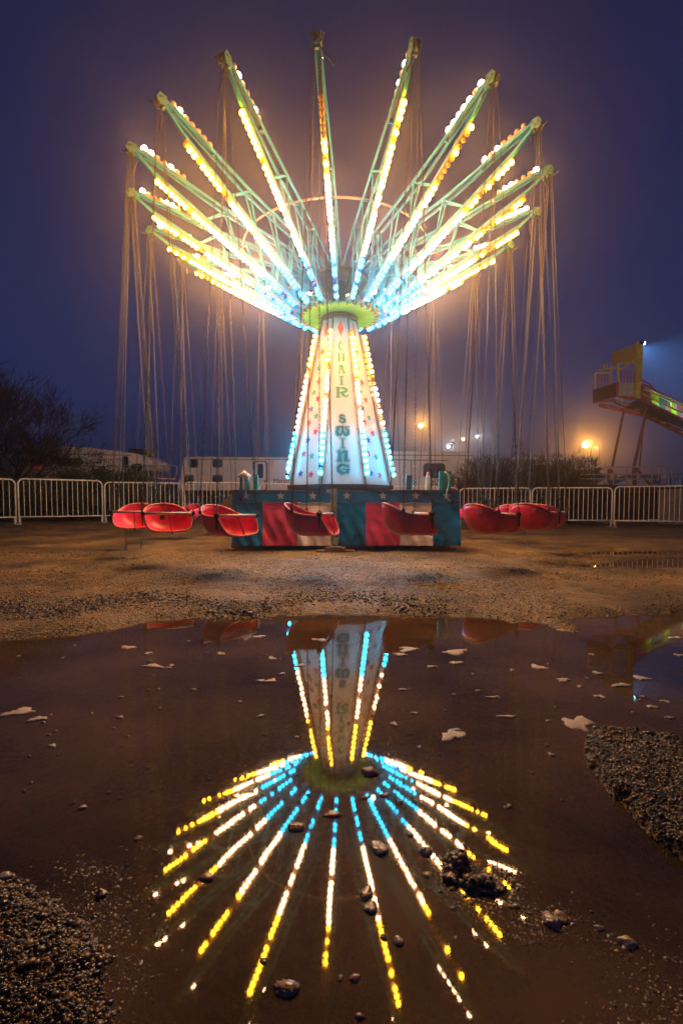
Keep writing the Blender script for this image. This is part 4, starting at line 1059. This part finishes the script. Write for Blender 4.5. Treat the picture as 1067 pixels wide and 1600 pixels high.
for a, b2, w_, h_ in ((Bq(929,744,.5), Bq(944,744,.5), .1, .22),(Bq(952,755,.3), Bq(974,747,.3), .12, .16),(Bq(968,749,.5), Bq(984,743,.5), .12, .14),(Bq(1000,744,.6), Bq(1024,745,.6), .12, .12),(Bq(1018,752,.3), Bq(1029,753,.3), .14, .14),(Bq(1028,741,.4), Bq(1026,752,.4), .1, .12)):
    mb = MB(); mb.bar(a, b2, w_, h_); mb.build('folded_part', BTP, bed)

for x, lb in ((1044,'faded blue traffic cone beside the handrail end'),(1062,'blue traffic cone with orange foot at the right picture edge')):
    p = pt(x, 759.5, 15.0); c_ = thing('traffic_cone', lb, 'traffic cone', (p.x, 15.0, p.z-.02), 0)
    mb = MB(); mb.lathe([(.09,.02),(.075,.14),(.03,.36),(.018,.42)], n=14); mb.build('cone_body', BTP, c_, smooth=True); mb = MB(); mb.box((0,0,.01), (.26,.26,.02)); mb.build('cone_foot', mat('orange_cone_foot', (.45,.10,.02), .6), c_)
# pale cabinet behind the last barrier
p = pt(1052, 762, 14.9); mb = MB(); mb.box((0,.4,(p.z-.0)/2-.05), (1.1,.8,p.z-.15)); mb.box((0,.4,p.z-.11), (1.2,.9,.05))
o = mb.build('equipment_cabinet', mat('pale_grey_cabinet', (.24,.23,.22), .6, var=.2), loc=(p.x+.4, 14.6, gz(p.x, 14.9))); tag(o, 'pale grey equipment cabinet behind the barrier at the right picture edge', 'cabinet')

# blue floodlight on the slide's yellow post, shining away to the right
hd = S(1001,536,-.05); mb = MB(); mb.box(hd, (.16,.14,.10)); fl = mb.build('floodlight', DARKST, slide)
mb = MB(); mb.box(hd+Vector((.095,0,-.01)), (.02,.12,.09)); mb.build('flood_lens', emit('blue_flood_lens', (.25,.6,1), 30), fl)
ld = bpy.data.lights.new('flood_lamp', 'SPOT'); ld.energy = 28000; ld.color = (.12,.40,1); ld.spot_size = R(110); ld.spot_blend = .55; ld.shadow_soft_size = .05
lo = bpy.data.objects.new('flood_lamp', ld); COL.objects.link(lo); lo.parent = slide; lo.location = hd+Vector((.16,.45,0)); lo.rotation_euler = Vector((1,.12,-.58)).to_track_quat('-Z', 'Y').to_euler()

# ================================================================== street lamps in the fog
SOD = emit('sodium_lamp_glow', (1,.42,.07), 90); WHL = emit('white_lamp_glow', (.85,.92,1), 30)
def street_lamp(px, py, Y, r, m, energy, col, label, single=True):
    p = pt(px, py, Y); z0 = gz(p.x, Y)
    t_ = thing('street_lamp', label, 'street lamp', (p.x, Y, z0)); h = p.z-z0
    mb = MB(); mb.tube([(.55,0,0),(.55,0,h+.2),(.45,0,h+.35),(.1,0,h+.28)], [.08,.06,.05,.04], 6); mb.build('pole', DARKST, t_, smooth=True)
    mb = MB(); mb.box((.1,0,h+.22), (.6,.28,.12)); hd_ = mb.build('lamp_head', DARKST, t_)
    mb = MB(); V_, F_ = ICO2; mb.add(V_*r+np.array((0,-.05,h)), [tuple(f) for f in F_]); mb.build('lamp_bulb', m, hd_)
    ld = bpy.data.lights.new('lamp', 'POINT'); ld.energy = energy; ld.color = col; ld.shadow_soft_size = r
    lo = bpy.data.objects.new('lamp_light', ld); COL.objects.link(lo); lo.parent = t_; lo.location = (0,-.3-r,h)
street_lamp(914, 695, 48, .30, SOD, 800, (1,.42,.07), 'orange street lamp glowing in fog above the right bushes')
street_lamp(657, 665, 60, .26, SOD, 800, (1,.45,.08), 'orange street lamp glowing in fog right of the tower')
street_lamp(745, 682, 70, .13, WHL, 220, (.85,.92,1), 'white street lamp in fog above the middle of the trailers')
street_lamp(700, 698, 40, .10, WHL, 90, (.9,.95,1), 'low white floodlight just above the grey trailer roof')
street_lamp(723.5, 686.5, 90, .16, SOD, 300, (1,.5,.1), 'faint small orange street lamp far off left of the white one')
street_lamp(931.5, 699.5, 90, .10, SOD, 150, (1,.5,.1), 'faint tiny orange lamp right of the bright orange one')
# tree line on a rise far behind
HM = mat('far_dark_trees', (.02,.018,.022), .9, var=.3, scale=.3)
xs = np.linspace(-120, 120, 260); hh = 4.2+2.2*fbm(xs*.05+3, xs*0, 4)*2+1.3*fbm(xs*.4, xs*0+5, 4)+5.2*np.exp(-((xs-22)/34)**2)+1.5*np.exp(-((xs+60)/30)**2)
rows = [(96,0),(100,.55),(104,.85),(110,1.0),(122,.8),(134,.0)]
V_ = []; 
for yy, k_ in rows:
    jit = fbm(xs*.9, xs*0+yy, 4)*1.0*(k_ > 0)
    V_ += list(zip(xs, np.full(len(xs), yy), hh*k_+jit-.2*(k_ == 0)))
n = len(xs); Fh = np.array([(j*n+i, j*n+i+1, (j+1)*n+i+1, (j+1)*n+i) for j in range(len(rows)-1) for i in range(n-1)])
tag(link('hill', np_mesh('hill', np.array(V_), Fh, [HM], smooth=False)), kind='structure')

# ================================================================== gravel, stones, foam
def pebble_field(name, pts, zs, r, seed, mats, label, probs=None, flat=.7):
    rn = np.random.default_rng(seed); n = len(pts); V_, F_ = ICO1; nv = len(V_)
    sc = r[:,None]*np.stack([rn.uniform(.7,1.35,n), rn.uniform(.7,1.3,n), rn.uniform(.45,.9,n)], 1)
    a = rn.uniform(0, 2*PI, n); c, s = np.cos(a), np.sin(a)
    W = V_[None]*(1+.18*rn.normal(size=(n, nv, 1)))*sc[:,None,:]
    X = W[:,:,0]*c[:,None]-W[:,:,1]*s[:,None]+pts[:,0:1]; Yv = W[:,:,0]*s[:,None]+W[:,:,1]*c[:,None]+pts[:,1:2]; Z = W[:,:,2]+zs[:,None]
    VV = np.stack([X, Yv, Z], 2).reshape(-1, 3); FF = (F_[None]+(np.arange(n)*nv)[:,None,None]).reshape(-1, 3)
    mi = np.repeat(rn.choice(len(mats), n, p=probs), len(F_))
    o = link(name, np_mesh(name, VV, FF, mats, mi, smooth=False)); o['kind'] = 'stuff'; o['label'] = label; o['category'] = 'gravel'; return o
PB = [mat('wet_brown_pebble', (.12,.08,.036), .28, var=.3, scale=90), mat('wet_dark_pebble', (.028,.021,.015), .25, var=.4, scale=90), mat('wet_ochre_pebble', (.22,.155,.065), .3, var=.3, scale=90), mat('wet_grey_pebble', (.14,.128,.105), .3, var=.3, scale=90)]
PR = [.34,.36,.18,.12]
def sample_poly(poly, n, rn, grow_=0., bias=None):
    lo = poly.min(0)-.05; hi = poly.max(0)+.05; lo = np.maximum(lo, [-1.6,.45]); hi = np.minimum(hi, [2.0, 6.])
    P = rn.uniform(lo, hi, (n, 2)); d = sdf(P[:,0], P[:,1], poly); return P[d > -grow_*rn.random(n)]
rn = np.random.default_rng(5)
P1 = sample_poly(LAND_L, 75000, rn, .04); P1 = P1[(P1[:,0] < -.02)]
r1_ = rn.gamma(1.6, .0008, len(P1))+.0008; pebble_field('gravel', P1, terrain(P1[:,0], P1[:,1])+r1_*.25, r1_, 1, PB, 'wet gravel bank at the lower left of the puddle', PR)
P2 = sample_poly(LAND_R, 60000, rn, .02); r2_ = rn.gamma(1.6, .0008, len(P2))+.0009
pebble_field('gravel', P2, terrain(P2[:,0], P2[:,1])+r2_*.2, r2_, 2, PB, 'gravel covered slab of dirt rising from the puddle at the right', [.3,.5,.12,.08])
# pebbles breaking the surface at the lower right
Pc = []
for (px, py, sx_, sy_, n) in ((1030,1540,45,50,420),(860,1440,34,18,420),(795,1400,14,10,120),(1000,1595,60,20,200),(748,1382,26,11,1500),(712,1358,13,11,1100),(770,1405,36,12,160),(825,1465,30,8,90),(960,1480,26,16,90),(560,1590,14,6,12),(740,1500,12,5,8),(215,1325,10,4,30),(165,1420,40,40,700),(190,1500,30,50,300),(140,1360,30,10,260)):
    for _ in range(n):
        x, y = ground_pt(px+rn.normal()*sx_, min(1680, py+rn.normal()*sy_)); Pc.append((x, y))
Pc = np.array(Pc); rc_ = rn.gamma(2.4, .0009, len(Pc))+.0009
zc = np.maximum(terrain(Pc[:,0], Pc[:,1]), -rc_*.55); pebble_field('pebbles', Pc, zc, rc_, 3, PB, 'small wet pebbles breaking the water at the lower right', [.3,.2,.3,.2])
# shore and dirt gravel: a broad scatter getting sparser with distance
n = 80000; yy = 2.2+4.4*rn.random(n)**1.3; xx = (rn.random(n)-.5)*2*(.78*yy+.3); zz_ = terrain(xx, yy); keep = (zz_ > .002) & (fbm(xx*2.2, yy*2.2, 3) > -.10)
xx, yy, zz_ = xx[keep], yy[keep], zz_[keep]; rr2 = rn.gamma(2.2, .0009, len(xx))+.0016
pebble_field('gravel', np.stack([xx, yy], 1), zz_+rr2*.2, rr2, 4, PB, 'loose gravel strewn over the dirt between the puddle and the ride', [.42,.26,.24,.08])
# band of coarser dark stones along the left shore
n = 6500; px_ = -60+760*rn.random(n)**1.9; py_ = 946-.012*px_+rn.normal(0, 6, n)+9*np.sin(px_*.021); G = np.array([ground_pt(a, b2, .03) for a, b2 in zip(px_, py_)]); r3_ = rn.gamma(3, .0014, n)+.002
pebble_field('gravel', G, terrain(G[:,0], G[:,1])+r3_*.25, r3_, 6, PB, 'band of coarse dark gravel along the left shore of the puddle', [.2,.5,.1,.2])
# rough clumps rising from the water
CLM = mat('wet_dark_clod', (.17,.135,.095), .2, var=.5, scale=80, bump=.004, bscale=160, spec=.8)
STN = [mat('wet_tan_stone', (.34,.24,.14), .14, var=.35, scale=50, bump=.002, bscale=120, spec=.8), mat('wet_grey_stone', (.28,.25,.22), .14, var=.35, scale=50, bump=.002, bscale=120, spec=.8), mat('wet_dark_stone', (.06,.05,.042), .14, var=.4, scale=50, bump=.002, bscale=120, spec=.8)]
V3s, F3s = ico(4)
def stone(px, py, wpx, hpx, label, m, rough_=.25, seed=0, rise=.7, name='stone', group='stones and clods in the puddle', cat='stone'):
    x, y = ground_pt(px, py); d = math.hypot(y, HC); w = wpx/F*d/2; dep = hpx/F*d/2*d/HC*.8
    rn_ = np.random.default_rng(seed+int(px)); ph = rn_.uniform(0, 6, 9)
    D = (np.abs(fbm(V3s[:,0]*3.5+ph[3]+V3s[:,2], V3s[:,1]*3.5+ph[4], 4))[:,None]*-2.2)+np.sin(V3s[:,0:1]*3+ph[0])*.30+np.sin(V3s[:,1:2]*4+ph[1]+V3s[:,2:3]*2)*.25+fbm(V3s[:,0]*7+ph[2], V3s[:,1]*7+V3s[:,2]*5, 4)[:,None]*1.6
    VV = V3s*(1+rough_*D)*np.array([w, dep, min(w, dep)*rise]); 
    o = link(name, np_mesh(name, VV, F3s, [m], smooth=True), loc=(x, y, min(w, dep)*rise*.18), rot=(0,0,rn_.uniform(-.5,.5)))
    return tag(o, label, cat, group)
stone(712,1362,34,34,'largest rough black clod in the puddle, upper left one of the pair', CLM, .7, 1, .32)
stone(757,1387,50,22,'long rough black clod joined below the largest one', CLM, .7, 2, .30)
for a in ((463,1293,26,14,'glossy double pebble on the reflection near the hub','t'),(323,1371,20,13,'round glossy pebble left of the reflected ride','t'),(447,1545,32,22,'flat tan pebble at the bottom centre left','t'),(592,1326,22,24,'glossy grey pebble right of the reflected hub','g'),(573,1396,17,22,'upper one of two touching glossy pebbles','t'),(579,1418,18,18,'lower one of two touching glossy pebbles','g'),
    (519,1273,30,9,'thin glossy pebble just under the reflected hub disc','t'),(577,1207,30,14,'flat pale pebble beside the reflected tower top','t'),(555,1528,14,10,'small pebble low on the centre line','t'),(622,1471,15,12,'small round shiny pebble low right of centre','g'),(599,1465,9,9,'tiny shiny pebble next to a slightly bigger one','d'),(666,1331,20,14,'shiny pebble near the big black clod','g'),(641,1304,12,8,'small pebble above the shiny ones','t'),
    (532,1528,8,7,'tiny round pebble beside the bottom centre','g'),(160,1397,18,14,'dark angular stone at the edge of the left gravel bank','d'),(861,1440,26,22,'round grey stone in the pebbles at lower right','g'),(876,1434,20,16,'tan stone behind the round grey one','t'),(980,1473,26,16,'pale glossy stone at the lower right','g'),(936,1450,14,8,'small pale stone left of the lower right pebbles','t'),(77,1452,26,20,'round tan stone on the left gravel bank','t'),(6,1370,24,12,'pale flat stone at the left picture edge','g'),
    (690,920,12,4,'small stone on the shore right of centre','d'),(130,1262,12,8,'single pale pebble in the dark water at left','t'),(217,1310,14,7,'small gritty stone left of the reflection','t'),(412,1502,10,9,'dark wet pebble low left of centre','d'),(790,1262,8,5,'tiny pebble right of the reflected arms','t')):
    stone(a[0], a[1], a[2]*.85, a[3]*.9, a[4], {'t':STN[0],'g':STN[1],'d':STN[2]}[a[5]], .30, 5, .5)
# pale scraps of ice and foam floating on the water
FOAM = mat('pale_foam', (.46,.40,.33), .5, var=.25, scale=60, bump=.003, bscale=200)
FL = [(200,1012,22,7),(240,1041,34,6),(232,1021,14,4),(262,1044,12,4),(30,1113,50,13),(58,1124,26,9),(188,1121,13,4),(82,1166,16,5),(268,1040,8,4),(404,995,20,4),(425,1029,14,6),(407,1064,12,5),(408,1119,11,5),(441,1053,10,4),
 (423,1064,18,7),(345,1022,14,5),(640,1014,34,5),(712,1019,44,8),(625,1023,26,4),(635,1017,24,5),(708,1149,40,20),(712,1036,22,5),(674,1042,14,4),(648,1115,12,4),(713,1141,14,6),(616,1132,12,7),(629,1078,13,4),(841,1043,22,9),(903,1131,46,26),(885,985,30,5),(905,1073,10,4),(856,1127,8,3),
 (933,1052,16,5),(970,1071,30,7),(1018,1105,18,5),(1040,1097,14,5),(1003,1089,10,3),(937,1089,16,6),(800,1048,10,3),(861,1180,8,6),(792,1120,26,5),(1055,997,22,4),(1003,1060,30,6),(1046,1122,14,4),(190,1090,9,3),(302,1078,8,3),(375,1097,9,3),(464,1153,8,4),(349,1250,10,4),(747,1080,8,3),(770,1090,20,4),(655,1168,8,5),(570,1247,10,5),(795,1260,9,4),(600,1243,16,6),(573,1208,12,5),(500,1000,24,4),(470,1040,20,4),(925,1023,9,3),(880,1063,24,6),(1060,1024,12,4)]
fg = {}
def foam(px, py, w, h, i):
    x, y = ground_pt(px, py); d = math.hypot(y, HC); hw_ = w/F*y/2; hd_ = h/F*y/2*y/HC*1.0
    rn_ = random.Random(int(px*7+py)); n = 22; ph = [rn_.uniform(0, 6) for _ in range(5)]
    P = []
    for j in range(n):
        a = 2*PI*j/n; r_ = .72+.20*math.sin(2*a+ph[0])+.16*math.sin(3*a+ph[1])+.12*math.sin(5*a+ph[2])+.08*math.sin(8*a+ph[3])
        P.append((math.cos(a)*hw_*r_, math.sin(a)*hd_*r_))
    mb = MB(); th_ = .0022
    top = [(p[0], p[1], th_) for p in P]; bot = [(p[0]*1.05, p[1]*1.05, -.001) for p in P]; mid_ = [(p[0]*.55, p[1]*.55, th_*1.8) for p in P]
    mb.add(bot+top+mid_+[(0,0,th_*1.6)], [(j, (j+1) % n, n+(j+1) % n, n+j) for j in range(n)]+[(n+j, n+(j+1) % n, 2*n+(j+1) % n, 2*n+j) for j in range(n)]+[(2*n+j, 2*n+(j+1) % n, 3*n) for j in range(n)])
    o = mb.build('foam_scrap', FOAM, smooth=True, loc=(x, y, .0005))
    big = {30:'long pale foam scrap at the left picture edge', 708:'largest pale foam scrap right of the reflected tower', 903:'large lobed foam scrap just above the gravel slab', 712:'wide foam scrap below the reflected red seats', 240:'thin wide foam scrap at the upper left of the puddle', 640:'thin foam scrap on the reflected right seat'}
    lab = big.get(px) if (w > 32 and px in big) else ('small pale foam scrap floating on the muddy puddle' if w > 11 else 'tiny pale foam fleck floating on the muddy puddle')
    tag(o, lab, 'foam scrap', ('large' if w > 36 else 'small' if w > 11 else 'tiny')+' foam scraps on the puddle')
for i, f in enumerate(FL): foam(f[0], f[1], f[2]*1.15, f[3]*1.2, i)
for i in range(70):
    px = rn.uniform(20, 1050); py = rn.uniform(1000, 1260)
    foam(px, py, rn.uniform(2.5, 7), rn.uniform(1.5, 3), i)

# ================================================================== the fog
mb = MB(); mb.box((0,0,7.5), (300,300,18.6))
hz = mb.build('haze', None) if False else None
me = mb.mesh('haze', [])
HZ = bpy.data.materials.new('fog'); HZ.use_nodes = True; t = HZ.node_tree; t.nodes.clear()
out = t.nodes.new('ShaderNodeOutputMaterial'); pv = t.nodes.new('ShaderNodeVolumePrincipled')
pv.inputs['Color'].default_value = (.86,.84,.88,1); pv.inputs['Density'].default_value = HAZE; pv.inputs['Anisotropy'].default_value = .90
t.links.new(pv.outputs[0], out.inputs['Volume']); me.materials.append(HZ)
hz = link('haze', me); hz['kind'] = 'stuff'; hz['label'] = 'thin fog filling the night air round the ride'; hz['category'] = 'fog'
